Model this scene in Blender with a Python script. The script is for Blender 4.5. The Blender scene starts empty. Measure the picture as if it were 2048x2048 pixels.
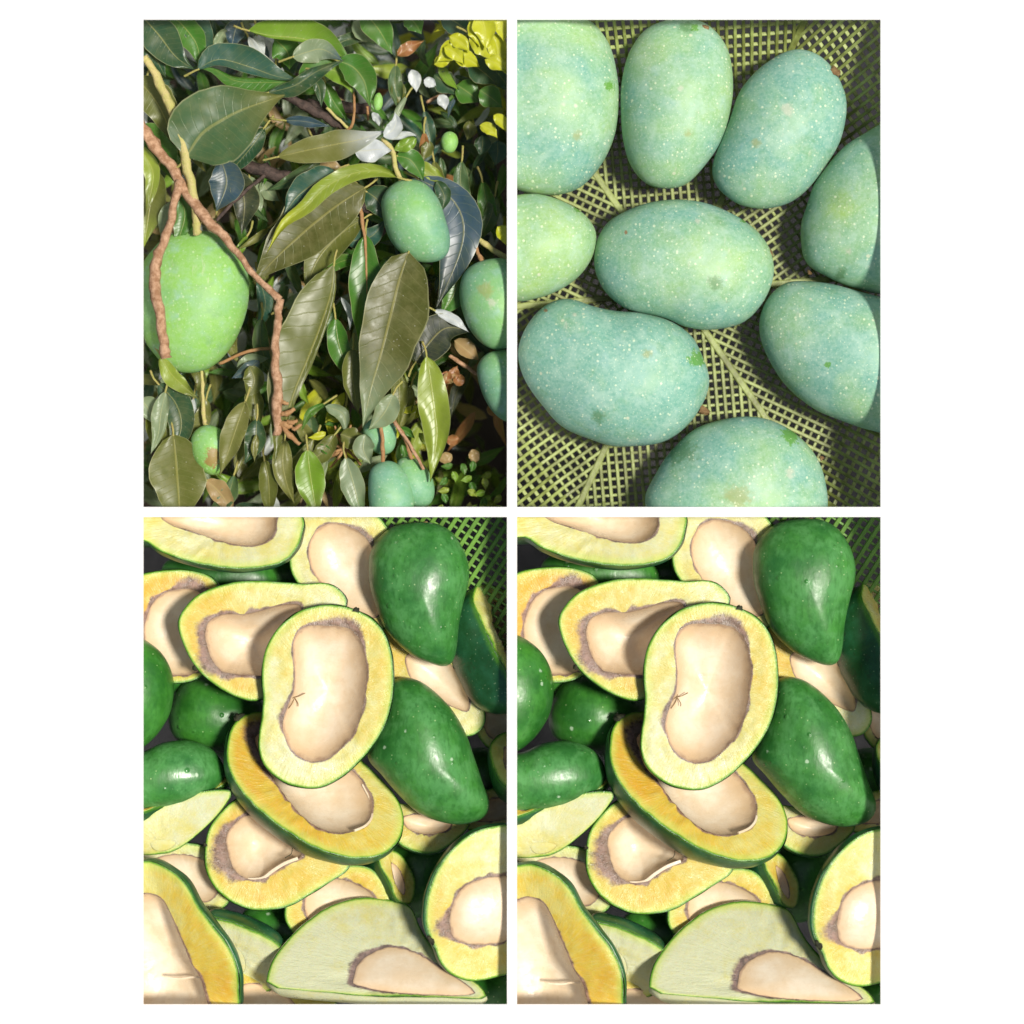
import bpy, bmesh, math, random
import numpy as np
from mathutils import Vector, noise

# ------------------------------------------------------------------ camera, world, sun, exposure
S = 0.0003            # metres per photo pixel (2048 px wide photo)
H = 6000.0            # camera height above the white board, in photo pixels
scene = bpy.context.scene
COL = scene.collection

cam_d = bpy.data.cameras.new("Camera")
cam = bpy.data.objects.new("Camera", cam_d)
COL.objects.link(cam)
cam.location = (0, 0, H * S)
cam.rotation_euler = (0, 0, 0)
cam_d.sensor_width = 36.0
cam_d.lens = 36.0 * H / 2048.0
cam_d.clip_start = 0.01
cam_d.clip_end = 100.0
cam_d.dof.use_dof = True
cam_d.dof.focus_distance = (H + 85) * S
cam_d.dof.aperture_fstop = 2.4
scene.camera = cam

SUN_AZ = math.radians(92)     # compass angle from +Y towards +X
SUN_EL = math.radians(67)
world = bpy.data.worlds.new("World")
scene.world = world
world.use_nodes = True
wn = world.node_tree.nodes
bg = wn["Background"]
sky = wn.new("ShaderNodeTexSky")
sky.sky_type = 'NISHITA'
sky.sun_disc = False
sky.sun_elevation = SUN_EL
sky.sun_rotation = SUN_AZ
sky.dust_density = 2.5
world.node_tree.links.new(sky.outputs[0], bg.inputs[0])
bg.inputs[1].default_value = 0.065

sun_d = bpy.data.lights.new("Sun", 'SUN')
sun_d.energy = 4.9
sun_d.angle = math.radians(9.0)
sun_d.color = (1.0, 0.95, 0.86)
sun = bpy.data.objects.new("Sun", sun_d)
COL.objects.link(sun)
sd = Vector((math.sin(SUN_AZ) * math.cos(SUN_EL), math.cos(SUN_AZ) * math.cos(SUN_EL), math.sin(SUN_EL)))
sun.rotation_euler = sd.to_track_quat('Z', 'Y').to_euler()
sun.location = sd * 3

vs = scene.view_settings
vs.view_transform = 'Standard'
vs.look = 'None'
vs.exposure = 0.1
vs.gamma = 1.0
vs.use_curve_mapping = False

# ------------------------------------------------------------------ panels: pixel bookkeeping
K0 = 0.50625


class Panel:
    def __init__(self, ox, oy, k, xlim, ylim, where):
        self.ox, self.oy, self.k, self.xlim, self.ylim, self.where = ox, oy, k, xlim, ylim, where

    def W(self, x, y, z):
        zz = z * self.k
        f = (H - zz) / H
        return Vector(((self.ox + x * self.k - 1024) * f * S, -(self.oy + y * self.k - 1024) * f * S, zz * S))

    def m(self, z):
        return self.k * S * (H - z * self.k) / H


P1 = Panel(286, 38, K0, -6, +6, 'upper left')       # xlim < 0: keep X <= xlim ; ylim > 0: keep Y >= ylim
P2 = Panel(1032, 38, K0, +6, +6, 'upper right')
P3 = Panel(286, 1032, K0, -6, -6, 'lower left')
P4 = Panel(1032 + 13.2, 1032 - 7.8, K0 * 1.02, +6, -6, 'lower right')


def spline(pts, n=8, closed=True):
    out = []
    N = len(pts)
    rng = range(N) if closed else range(N - 1)
    for i in rng:
        if closed:
            p0, p1, p2, p3 = (pts[(i + j - 1) % N] for j in range(4))
        else:
            p0, p1, p2, p3 = (pts[min(max(i + j - 1, 0), N - 1)] for j in range(4))
        for s in range(n):
            t = s / n
            out.append(tuple(0.5 * ((2 * b) + (c - a) * t + (2 * a - 5 * b + 4 * c - d) * t * t + (3 * b - a - 3 * c + d) * t ** 3)
                             for a, b, c, d in zip(p0, p1, p2, p3)))
    if not closed:
        out.append(tuple(pts[-1]))
    return out


def centroid(poly):
    a = cx = cy = 0
    for (x0, y0), (x1, y1) in zip(poly, poly[1:] + poly[:1]):
        c = x0 * y1 - x1 * y0
        a += c
        cx += (x0 + x1) * c
        cy += (y0 + y1) * c
    return cx / (3 * a), cy / (3 * a)


def ray(poly, c, th):
    dx, dy = math.cos(th), math.sin(th)
    best = 0
    for (x0, y0), (x1, y1) in zip(poly, poly[1:] + poly[:1]):
        ex, ey = x1 - x0, y1 - y0
        den = dx * ey - dy * ex
        if abs(den) < 1e-9:
            continue
        t = ((x0 - c[0]) * ey - (y0 - c[1]) * ex) / den
        u = ((x0 - c[0]) * dy - (y0 - c[1]) * dx) / den
        if t > 0 and -1e-6 <= u <= 1 + 1e-6:
            best = max(best, t)
    return best


def add(name, parent=None, label=None, cat=None, group=None, kind=None, data=None, loc=None):
    o = bpy.data.objects.new(name, data)
    COL.objects.link(o)
    if parent is not None:
        o.parent = parent
    if loc is not None:
        o.location = loc
    if label: o["label"] = label
    if cat: o["category"] = cat
    if group: o["group"] = group
    if kind: o["kind"] = kind
    return o


def mesh_obj(name, verts, faces, mat, parent=None, panel=None, origin=None, attrs=None, uvs=None, smooth=True, cols=None, recalc=True, loc=None, **kw):
    """verts are relative to origin (world position of the thing)."""
    me = bpy.data.meshes.new(name)
    me.from_pydata(verts, [], faces)
    if attrs:
        for k, v in attrs.items():
            a = me.attributes.new(k, 'FLOAT', 'POINT')
            a.data.foreach_set('value', v)
    if cols:
        a = me.attributes.new('lcol', 'FLOAT_VECTOR', 'POINT')
        a.data.foreach_set('vector', [c for v in cols for c in v])
    if uvs:
        l = me.uv_layers.new(name='UVMap')
        for p in me.polygons:
            for li in p.loop_indices:
                l.data[li].uv = uvs[me.loops[li].vertex_index]
    cut = []
    if panel is not None:
        ox, oy = (origin.x, origin.y) if origin is not None else (0, 0)
        xs = [v[0] for v in verts]
        ys = [v[1] for v in verts]
        bx = panel.xlim * S - ox
        by = panel.ylim * S - oy
        if (panel.xlim < 0 and max(xs) > bx) or (panel.xlim > 0 and min(xs) < bx):
            cut.append(((bx, 0, 0), (1 if panel.xlim < 0 else -1, 0, 0)))
        if (panel.ylim < 0 and max(ys) > by) or (panel.ylim > 0 and min(ys) < by):
            cut.append(((0, by, 0), (0, 1 if panel.ylim < 0 else -1, 0)))
    if cut or recalc:
        bm = bmesh.new()
        bm.from_mesh(me)
        for co, no in cut:
            bmesh.ops.bisect_plane(bm, geom=bm.verts[:] + bm.edges[:] + bm.faces[:], plane_co=co, plane_no=no, clear_outer=True)
        if recalc:
            bmesh.ops.recalc_face_normals(bm, faces=bm.faces[:])
        bm.to_mesh(me)
        bm.free()
    if smooth:
        me.polygons.foreach_set('use_smooth', [True] * len(me.polygons))
    if len(me.polygons) == 0:
        return None
    me.materials.append(mat)
    return add(name, parent, data=me, loc=loc, **kw)


# ------------------------------------------------------------------ node helpers / materials
class NT:
    def __init__(self, name):
        self.mat = bpy.data.materials.new(name)
        self.mat.use_nodes = True
        self.t = self.mat.node_tree
        self.n = self.t.nodes
        self.b = self.n['Principled BSDF']
        self.out = self.n['Material Output']

    def L(self, a, b):
        self.t.links.new(a, b)

    def set(self, node, i, v):
        if v is None:
            return
        if hasattr(v, 'is_linked'):
            self.L(v, node.inputs[i])
        else:
            s = node.inputs[i]
            if s.type == 'RGBA' and len(v) == 3:
                v = (*v, 1)
            s.default_value = v

    def math(self, op, a, b=None, c=None, clamp=False):
        n = self.n.new('ShaderNodeMath')
        n.operation = op
        n.use_clamp = clamp
        self.set(n, 0, a); self.set(n, 1, b); self.set(n, 2, c)
        return n.outputs[0]

    def vmath(self, op, a, b=None):
        n = self.n.new('ShaderNodeVectorMath')
        n.operation = op
        self.set(n, 0, a); self.set(n, 1, b)
        return n.outputs[1] if op in ('LENGTH', 'DISTANCE', 'DOT_PRODUCT') else n.outputs[0]

    def mix(self, f, a, b, blend='MIX'):
        n = self.n.new('ShaderNodeMix')
        n.data_type = 'RGBA'
        n.blend_type = blend
        self.set(n, 0, f)
        self.set(n, 6, a); self.set(n, 7, b)
        return n.outputs[2]

    def step(self, x, lo, hi, a=0.0, b=1.0):
        n = self.n.new('ShaderNodeMapRange')
        n.interpolation_type = 'SMOOTHSTEP'
        self.set(n, 0, x)
        n.inputs[1].default_value = lo; n.inputs[2].default_value = hi
        n.inputs[3].default_value = a; n.inputs[4].default_value = b
        return n.outputs[0]

    def coords(self):
        tc = self.n.new('ShaderNodeTexCoord')
        oi = self.n.new('ShaderNodeObjectInfo')
        sc = self.vmath('SCALE', tc.outputs['Object'])
        sc.node.inputs['Scale'].default_value = 1.0 / (K0 * S)     # now in panel units
        r = self.math('MULTIPLY', oi.outputs['Random'], 7000.0)
        self.raw = sc
        self.rand = oi.outputs['Random']
        return self.vmath('ADD', sc, r)

    def scl(self, v, xyz):
        return self.vmath('MULTIPLY', v, xyz)

    def noise(self, vec, size, detail=3.0, rough=0.55, dist=0.0):
        n = self.n.new('ShaderNodeTexNoise')
        self.L(vec, n.inputs['Vector'])
        n.inputs['Scale'].default_value = 1.0 / size
        n.inputs['Detail'].default_value = detail
        n.inputs['Roughness'].default_value = rough
        n.inputs['Distortion'].default_value = dist
        return n.outputs[0]

    def voro(self, vec, size):
        n = self.n.new('ShaderNodeTexVoronoi')
        self.L(vec, n.inputs['Vector'])
        n.inputs['Scale'].default_value = 1.0 / size
        return n.outputs['Distance'], n.outputs['Color']

    def attr(self, name, kind='GEOMETRY'):
        n = self.n.new('ShaderNodeAttribute')
        n.attribute_type = kind
        n.attribute_name = name
        return n

    def bump(self, h, strength, dist):
        n = self.n.new('ShaderNodeBump')
        n.inputs['Strength'].default_value = strength
        n.inputs['Distance'].default_value = dist * K0 * S
        self.L(h, n.inputs['Height'])
        self.L(n.outputs[0], self.b.inputs['Normal'])

    def fin(self, col=None, rough=None, spec=None):
        self.set(self.b, 'Base Color', col)
        self.set(self.b, 'Roughness', rough)
        self.set(self.b, 'Specular IOR Level', spec)
        return self.mat


def mat_board():
    t = NT('translucent_white_sheet')
    v = t.coords()
    n = t.noise(v, 60)
    col = t.mix(n, (0.92, 0.92, 0.92), (0.94, 0.94, 0.94))
    t.fin(col, 0.8, 0.2)
    tr = t.n.new('ShaderNodeBsdfTranslucent')      # translucency added so light fills the shadow under the sheet
    t.L(col, tr.inputs[0])
    ms = t.n.new('ShaderNodeMixShader')
    ms.inputs[0].default_value = 0.36
    t.L(t.b.outputs[0], ms.inputs[1])
    t.L(tr.outputs[0], ms.inputs[2])
    t.L(ms.outputs[0], t.out.inputs[0])
    return t.mat


def mark(t, idx, nd):
    """soft ragged spot given per fruit as a custom property (x, y, radius in panel units)"""
    a = t.attr('spot_%d' % idx, 'OBJECT')
    sep = t.n.new('ShaderNodeSeparateXYZ')
    t.L(a.outputs['Vector'], sep.inputs[0])
    rs = t.n.new('ShaderNodeSeparateXYZ')
    t.L(t.raw, rs.inputs[0])
    dx = t.math('SUBTRACT', rs.outputs[0], sep.outputs[0])
    dy = t.math('SUBTRACT', rs.outputs[1], sep.outputs[1])
    d = t.math('SQRT', t.math('ADD', t.math('MULTIPLY', dx, dx), t.math('MULTIPLY', dy, dy)))
    q = t.math('DIVIDE', d, t.math('MAXIMUM', sep.outputs[2], 0.001))
    q = t.math('ADD', q, t.math('MULTIPLY', t.math('SUBTRACT', nd, 0.5), 3.2))
    up = t.step(rs.outputs[2], -5, 5)
    if idx in (1, 5):
        return t.math('MULTIPLY', t.step(q, 0.75, 0.95, 1.25, 0), up)
    return t.math('MULTIPLY', t.step(q, 0.3, 1.15, 1, 0), up)


def mat_bloom(name='bloomed_mango_skin', teal=(0.130, 0.325, 0.250), lime=(0.29, 0.46, 0.125), dotw=0.5, white=0.3):
    """unripe mango skin with a waxy blue bloom and pale lenticels"""
    t = NT(name)
    v = t.coords()
    tint = t.attr('tint', 'OBJECT').outputs['Fac']
    big = t.noise(v, 260, 3)
    mid = t.noise(v, 70, 4, 0.6)
    fine = t.noise(v, 14, 4, 0.7)
    f = t.math('ADD', t.math('MULTIPLY', t.math('SUBTRACT', big, 0.5), 2.2), tint)
    f = t.math('ADD', f, t.math('MULTIPLY', t.math('SUBTRACT', mid, 0.5), 0.5), clamp=True)
    col = t.mix(f, teal, lime)
    col = t.mix(t.step(mid, 0.5, 0.8, 0, 0.5), col, (0.27, 0.44, 0.45))
    col = t.mix(t.step(t.noise(v, 110, 4, 0.65, 0.6), 0.50, 0.78, 0, 0.55), col, (0.13, 0.28, 0.10))
    col = t.mix(t.step(fine, 0.3, 0.7, 0.0, white), col, (0.48, 0.63, 0.50))
    chalk = t.step(t.noise(v, 95, 6, 0.7, 0.3), 0.45, 0.72, 0, 0.5)
    col = t.mix(t.math('MULTIPLY', chalk, white * 3.0), col, (0.40, 0.56, 0.46))
    # rubbed and bruised marks
    nd = t.noise(v, 30, 6, 0.8)
    col = t.mix(t.step(t.noise(v, 48, 5, 0.75), 0.64, 0.80, 0, 0.5), col, (0.26, 0.24, 0.13))
    for i, c in ((1, (0.09, 0.27, 0.012)), (2, (0.05, 0.15, 0.03)), (3, (0.26, 0.28, 0.09)), (4, (0.45, 0.46, 0.36)), (5, (0.26, 0.11, 0.04))):
        col = t.mix(t.math('MULTIPLY', mark(t, i, nd), 0.62), col, c)
    # pale drying streaks rubbed along the fruit
    stv = t.noise(t.scl(v, (1.0, 0.22, 1.0)), 26, 5, 0.7, 0.4)
    col = t.mix(t.math('MULTIPLY', t.step(stv, 0.58, 0.74, 0, 0.4), t.step(big, 0.45, 0.6)), col, (0.55, 0.52, 0.44))
    # scattered scars
    d2, c2 = t.voro(v, 120)
    col = t.mix(t.step(t.math('ADD', d2, t.math('MULTIPLY', fine, 0.1)), 0.09, 0.13, 0.75, 0), col, (0.55, 0.58, 0.42))
    # lenticels
    dens = t.step(t.noise(v, 150, 2), 0.3, 0.6, 0.9, 1.3)
    vf = t.scl(v, (1.0, 1.0, 0.18))
    dist, cc = t.voro(vf, 18)
    sepc = t.n.new('ShaderNodeSeparateColor')
    t.L(cc, sepc.inputs[0])
    rad = t.math('MULTIPLY', t.math('ADD', t.math('MULTIPLY', t.math('POWER', sepc.outputs[0], 2.5), 0.17), 0.06), dens)
    dot = t.step(t.math('SUBTRACT', dist, rad), -0.02, 0.06, 1, 0)
    dist2, _ = t.voro(t.vmath('ADD', vf, (311.0, 97.0, 55.0)), 13)
    dot2 = t.step(dist2, 0.12, 0.28, 0.4, 0)
    dots = t.math('MAXIMUM', dot, dot2)
    col = t.mix(t.math('MULTIPLY', dots, dotw), col, (0.74, 0.80, 0.56))
    h = t.math('ADD', t.math('MULTIPLY', dots, 0.6), t.math('ADD', t.math('MULTIPLY', mid, 1.6), t.math('MULTIPLY', fine, 0.3)))
    t.bump(h, 0.35, 3.0)
    t.b.inputs['Subsurface Weight'].default_value = 0.0
    return t.fin(col, t.step(fine, 0.2, 0.8, 0.42, 0.6), 0.35)


def mat_wet():
    """washed dark green mango skin, wet and glossy"""
    t = NT('wet_green_mango_skin')
    v = t.coords()
    tint = t.attr('tint', 'OBJECT').outputs['Fac']
    big = t.noise(v, 170, 4, 0.6)
    mid = t.noise(v, 75, 5, 0.6, 0.3)
    fine = t.noise(v, 12, 4, 0.7)
    streak = t.noise(t.scl(v, (1.0, 0.35, 1.0)), 16, 4, 0.6)
    col = t.mix(t.step(big, 0.3, 0.7), (0.013, 0.095, 0.009), (0.045, 0.205, 0.018))
    wet = t.math('ADD', mid, t.math('MULTIPLY', t.math('SUBTRACT', big, 0.5), 0.5))
    film = t.step(wet, 0.40, 0.66)
    col = t.mix(t.math('MULTIPLY', tint, 0.3, clamp=True), col, (0.045, 0.21, 0.070))
    film = t.math('MULTIPLY', film, t.math('ADD', tint, 0.25))
    col = t.mix(t.math('MULTIPLY', film, 0.75, clamp=True), col, (0.080, 0.255, 0.075))
    col = t.mix(t.step(streak, 0.42, 0.75, 0, 0.6), col, (0.014, 0.095, 0.010))
    dist, cc = t.voro(t.scl(v, (1.0, 1.0, 0.3)), 21)
    sepc = t.n.new('ShaderNodeSeparateColor')
    t.L(cc, sepc.inputs[0])
    rad = t.math('MULTIPLY', t.math('SUBTRACT', sepc.outputs[0], 0.25), 0.16)
    dot = t.step(t.math('SUBTRACT', dist, rad), -0.01, 0.05, 1, 0)
    col = t.mix(t.math('MULTIPLY', dot, 0.6), col, (0.36, 0.50, 0.22))
    d2, _ = t.voro(v, 130)
    col = t.mix(t.step(t.math('ADD', d2, t.math('MULTIPLY', fine, 0.12)), 0.10, 0.14, 0.7, 0), col, (0.42, 0.55, 0.38))
    dd, dc = t.voro(t.scl(v, (1.0, 1.0, 0.4)), 62)
    sdc = t.n.new('ShaderNodeSeparateColor')
    t.L(dc, sdc.inputs[0])
    drop = t.step(t.math('SUBTRACT', t.math('ADD', dd, t.math('MULTIPLY', fine, 0.10)), t.math('MULTIPLY', sdc.outputs[1], 0.20)), -0.06, 0.08, 1, 0)
    h = t.math('ADD', t.math('MULTIPLY', drop, 2.2), t.math('ADD', t.math('MULTIPLY', big, 3.0), t.math('MULTIPLY', streak, 0.6)))
    t.bump(h, 0.4, 4.0)
    return t.fin(col, t.math('SUBTRACT', t.step(mid, 0.35, 0.65, 0.46, 0.30), t.math('MULTIPLY', drop, 0.18)), 0.5)


def mat_halfskin():
    t = NT('mango_half_skin')
    v = t.coords()
    big = t.noise(v, 120, 4, 0.6)
    fine = t.noise(v, 12, 4, 0.7)
    col = t.mix(t.step(big, 0.35, 0.7), (0.010, 0.060, 0.016), (0.022, 0.115, 0.050))
    col = t.mix(t.step(t.noise(v, 45, 5, 0.7), 0.55, 0.72, 0, 0.6), col, (0.025, 0.035, 0.014))
    dist, cc = t.voro(v, 20)
    col = t.mix(t.step(dist, 0.08, 0.15, 0.5, 0), col, (0.30, 0.42, 0.24))
    rim = t.attr('edge').outputs['Fac']
    col = t.mix(t.step(t.math('ADD', rim, t.math('MULTIPLY', fine, 8)), 4, 16, 0.65, 0), col, (0.09, 0.26, 0.012))
    t.bump(t.math('ADD', big, fine), 0.25, 3.0)
    return t.fin(col, 0.33, 0.5)


def mat_flesh():
    t = NT('cut_mango_flesh')
    v = t.coords()
    ripe = t.attr('ripe').outputs['Fac']
    edge = t.attr('edge').outputs['Fac']        # panel units from the skin
    lin = t.attr('lin').outputs['Fac']          # distance from the stone / stain width
    ang = t.attr('fibre')
    big = t.noise(v, 90, 4, 0.6)
    mid = t.noise(v, 30, 5, 0.65)
    fine = t.noise(v, 11, 4, 0.7)
    uvw = t.n.new('ShaderNodeCombineXYZ')
    t.L(t.math('MULTIPLY', ang.outputs['Fac'], 260.0), uvw.inputs[0])
    t.L(t.math('MULTIPLY', edge, 0.07), uvw.inputs[1])
    fib = t.noise(uvw.outputs[0], 4.0, 4, 0.7)
    f = t.math('ADD', ripe, t.math('MULTIPLY', t.math('SUBTRACT', big, 0.5), 0.9))
    f = t.math('ADD', f, t.math('MULTIPLY', t.math('SUBTRACT', mid, 0.5), 0.45), clamp=True)
    cr = t.n.new('ShaderNodeValToRGB')
    e = cr.color_ramp.elements
    e[0].position = 0.0; e[0].color = (0.55, 0.57, 0.37, 1)
    e[1].position = 1.0; e[1].color = (0.54, 0.30, 0.018, 1)
    x = e.new(0.35); x.color = (0.53, 0.49, 0.155, 1)
    x = e.new(0.65); x.color = (0.54, 0.40, 0.050, 1)
    t.L(f, cr.inputs[0])
    col = cr.outputs[0]
    col = t.mix(t.step(fib, 0.45, 0.8, 0, 0.5), col, (0.60, 0.57, 0.28))
    col = t.mix(t.step(fine, 0.5, 0.8, 0, 0.35), col, (0.46, 0.36, 0.07))
    # green rim
    ed = t.math('ADD', edge, t.math('MULTIPLY', t.math('SUBTRACT', mid, 0.5), 26))
    col = t.mix(t.step(ed, 6, 48, 0.7, 0), col, (0.46, 0.55, 0.11))
    ed2 = t.math('ADD', edge, t.math('MULTIPLY', t.math('SUBTRACT', fine, 0.5), 6))
    col = t.mix(t.step(ed2, 4, 13, 0.95, 0), col, (0.10, 0.28, 0.012))
    col = t.mix(t.step(ed2, 0.5, 4.5, 0.9, 0), col, (0.015, 0.06, 0.012))
    # brown purple stain at the stone
    l2 = t.math('ADD', lin, t.math('MULTIPLY', t.math('SUBTRACT', mid, 0.5), 1.0))
    l2 = t.math('ADD', l2, t.math('MULTIPLY', t.math('SUBTRACT', fine, 0.5), 0.6))
    stain = t.mix(t.step(t.math('ADD', t.math('MULTIPLY', mid, 0.7), t.math('MULTIPLY', fine, 0.3)), 0.35, 0.65), (0.075, 0.035, 0.048), (0.26, 0.15, 0.145))
    stain = t.mix(t.step(lin, 0.0, 0.35, 0.75, 0), stain, (0.09, 0.05, 0.05))
    col = t.mix(t.step(l2, 0.55, 1.25, 0.88, 0), col, stain)
    h = t.math('ADD', t.math('MULTIPLY', mid, 1.0), t.math('ADD', t.math('MULTIPLY', fib, 1.6), t.math('MULTIPLY', fine, 0.5)))
    t.bump(h, 0.5, 4.0)
    t.b.inputs['Subsurface Weight'].default_value = 0.15
    t.b.inputs['Subsurface Radius'].default_value = (0.004, 0.0025, 0.0008)
    t.b.inputs['Subsurface Scale'].default_value = 0.5
    return t.fin(col, t.step(mid, 0.35, 0.65, 0.24, 0.42), 0.5)


def mat_cavity():
    t = NT('seed_husk_lining')
    v = t.coords()
    s = t.attr('depth').outputs['Fac']          # 0 centre .. 1 rim
    big = t.noise(v, 110, 4, 0.6)
    mid = t.noise(v, 34, 5, 0.65)
    streak = t.noise(t.scl(v, (0.25, 1.0, 1.0)), 9, 5, 0.7)
    col = t.mix(t.step(big, 0.3, 0.7), (0.68, 0.59, 0.45), (0.60, 0.47, 0.31))
    col = t.mix(t.step(streak, 0.5, 0.8, 0, 0.4), col, (0.60, 0.44, 0.26))
    col = t.mix(t.step(t.noise(v, 26, 5, 0.75), 0.68, 0.78, 0, 0.5), col, (0.40, 0.24, 0.12))
    se = t.math('ADD', s, t.math('MULTIPLY', t.math('SUBTRACT', mid, 0.5), 0.14))
    col = t.mix(t.step(se, 0.60, 0.98, 0, 0.6), col, (0.62, 0.42, 0.22))  # tan shading of the hollow's walls painted in towards the rim
    col = t.mix(t.step(se, 0.94, 1.0, 0, 0.6), col, (0.30, 0.17, 0.12))
    t.bump(t.math('ADD', mid, t.math('MULTIPLY', streak, 0.5)), 0.3, 4.0)
    t.b.inputs['Subsurface Weight'].default_value = 0.0
    return t.fin(col, t.step(mid, 0.35, 0.65, 0.24, 0.50), 0.42)


def mat_leaf():
    t = NT('mango_leaf')
    v = t.coords()
    c = t.attr('lcol').outputs['Vector']
    dust = t.attr('dust', 'OBJECT').outputs['Fac']
    uv = t.n.new('ShaderNodeUVMap')
    uv.uv_map = 'UVMap'
    sp = t.n.new('ShaderNodeSeparateXYZ')
    t.L(uv.outputs[0], sp.inputs[0])
    au = t.math('ABSOLUTE', t.math('MULTIPLY', t.math('SUBTRACT', sp.outputs[0], 0.5), 2.0))
    wob = t.math('MULTIPLY', t.noise(v, 60, 2), 0.5)
    a = t.math('FRACT', t.math('ADD', t.math('SUBTRACT', t.math('MULTIPLY', sp.outputs[1], 15.0), t.math('MULTIPLY', au, 1.5)), wob))
    vein = t.step(t.math('ABSOLUTE', t.math('SUBTRACT', a, 0.5)), 0.01, 0.07, 1, 0)
    vein = t.math('MULTIPLY', vein, t.step(au, 0.8, 1.0, 1, 0))
    rib = t.step(au, 0.02, 0.055, 1, 0)
    margin = t.step(au, 0.95, 0.99)
    big = t.noise(v, 90, 4, 0.65)
    fine = t.noise(v, 9, 4, 0.75)
    col = t.mix(t.step(big, 0.3, 0.75, 0, 0.5), c, t.mix(0.5, c, (0.10, 0.13, 0.03)))
    col = t.mix(t.math('MULTIPLY', vein, 0.22), col, t.mix(0.5, c, (0.40, 0.42, 0.18)))
    col = t.mix(t.math('MULTIPLY', rib, 0.8), col, t.mix(0.35, c, (0.55, 0.50, 0.14)))
    col = t.mix(t.math('MULTIPLY', margin, 0.55), col, (0.42, 0.42, 0.22))
    dm = t.math('MULTIPLY', t.step(t.noise(v, 42, 5, 0.7), 0.35, 0.7), dust)
    col = t.mix(t.math('MULTIPLY', dm, 0.4), col, (0.24, 0.22, 0.08))
    dist, _ = t.voro(v, 26)
    col = t.mix(t.math('MULTIPLY', t.step(dist, 0.06, 0.11, 0.7, 0), dust), col, (0.52, 0.50, 0.40))
    soft = t.noise(v, 85, 0.5, 0.4)
    h = t.math('ADD', t.math('MULTIPLY', vein, -0.5), t.math('ADD', t.math('MULTIPLY', soft, 9.0), t.math('MULTIPLY', rib, 0.4)))
    t.bump(h, 0.35, 3.0)
    t.set(t.b, 'Base Color', col)
    t.L(t.math('ADD', t.math('MULTIPLY', dm, 0.2), 0.33), t.b.inputs['Roughness'])
    t.L(t.math('SUBTRACT', 0.48, t.math('MULTIPLY', dust, 0.25)), t.b.inputs['Specular IOR Level'])
    tr = t.n.new('ShaderNodeBsdfTranslucent')
    t.L(t.mix(0.5, col, (0.35, 0.45, 0.03)), tr.inputs[0])
    ms = t.n.new('ShaderNodeMixShader')
    ms.inputs[0].default_value = 0.28
    t.L(t.b.outputs[0], ms.inputs[1])
    t.L(tr.outputs[0], ms.inputs[2])
    t.L(ms.outputs[0], t.out.inputs[0])
    return t.mat


def mat_bark(name, c1, c2, c3):
    t = NT(name)
    v = t.coords()
    n1 = t.noise(v, 26, 5, 0.7)
    n2 = t.noise(v, 7, 4, 0.75)
    col = t.mix(t.step(n1, 0.35, 0.65), c1, c2)
    col = t.mix(t.step(n2, 0.55, 0.75, 0, 0.7), col, c3)
    t.bump(t.math('ADD', n1, n2), 0.8, 5.0)
    return t.fin(col, 0.7, 0.3)


def mat_plastic(name, c1, c2, c3):
    t = NT(name)
    v = t.coords()
    n1 = t.noise(v, 120, 4, 0.65)
    n2 = t.noise(v, 22, 5, 0.7)
    col = t.mix(t.step(n1, 0.35, 0.65), c1, c2)
    col = t.mix(t.step(n2, 0.55, 0.75, 0, 0.6), col, c3)
    t.bump(n2, 0.4, 3.0)
    return t.fin(col, 0.42, 0.45)


def mat_ground(name, c1, c2, size, rough=0.85):
    t = NT(name)
    v = t.coords()
    n1 = t.noise(v, size, 6, 0.7)
    n2 = t.noise(v, size * 0.12, 5, 0.75)
    col = t.mix(t.step(n1, 0.35, 0.65), c1, c2)
    col = t.mix(t.step(n2, 0.5, 0.75, 0, 0.5), col, tuple(x * 0.5 for x in c1))
    t.bump(t.math('ADD', n1, n2), 0.6, 8.0)
    return t.fin(col, rough, 0.3)


M = dict(
    board=mat_board(), bloom=mat_bloom(), treebloom=mat_bloom('tree_mango_skin', (0.125, 0.31, 0.205), (0.20, 0.42, 0.07), 0.22, 0.12), wet=mat_wet(), halfskin=mat_halfskin(), flesh=mat_flesh(), cavity=mat_cavity(), leaf=mat_leaf(),
    bark=mat_bark('brown_bark', (0.27, 0.14, 0.07), (0.50, 0.31, 0.19), (0.12, 0.06, 0.03)),
    darkbark=mat_bark('dark_bark', (0.035, 0.025, 0.022), (0.09, 0.06, 0.05), (0.16, 0.12, 0.10)),
    greenbark=mat_bark('green_stem_bark', (0.42, 0.40, 0.12), (0.50, 0.42, 0.18), (0.30, 0.16, 0.07)),
    twig=mat_bark('red_twig_bark', (0.30, 0.15, 0.06), (0.38, 0.22, 0.10), (0.20, 0.18, 0.05)),
    olive=mat_plastic('olive_basket_plastic', (0.13, 0.15, 0.035), (0.30, 0.36, 0.11), (0.10, 0.07, 0.02)),
    green=mat_plastic('green_basket_plastic', (0.09, 0.20, 0.03), (0.14, 0.30, 0.045), (0.06, 0.10, 0.02)),
    ground=mat_ground('pale_concrete', (0.10, 0.095, 0.095), (0.15, 0.145, 0.145), 200),
    soil=mat_ground('dark_soil', (0.05, 0.038, 0.028), (0.10, 0.075, 0.05), 90),
    petiole=mat_bark('leaf_stalk', (0.30, 0.30, 0.08), (0.36, 0.30, 0.10), (0.22, 0.14, 0.05)),
    scar=mat_bark('stem_scar', (0.15, 0.085, 0.035), (0.25, 0.17, 0.075), (0.12, 0.06, 0.04)),
    nub=mat_bark('dark_stem_nub', (0.02, 0.025, 0.012), (0.05, 0.05, 0.025), (0.10, 0.09, 0.05)),
)


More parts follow.
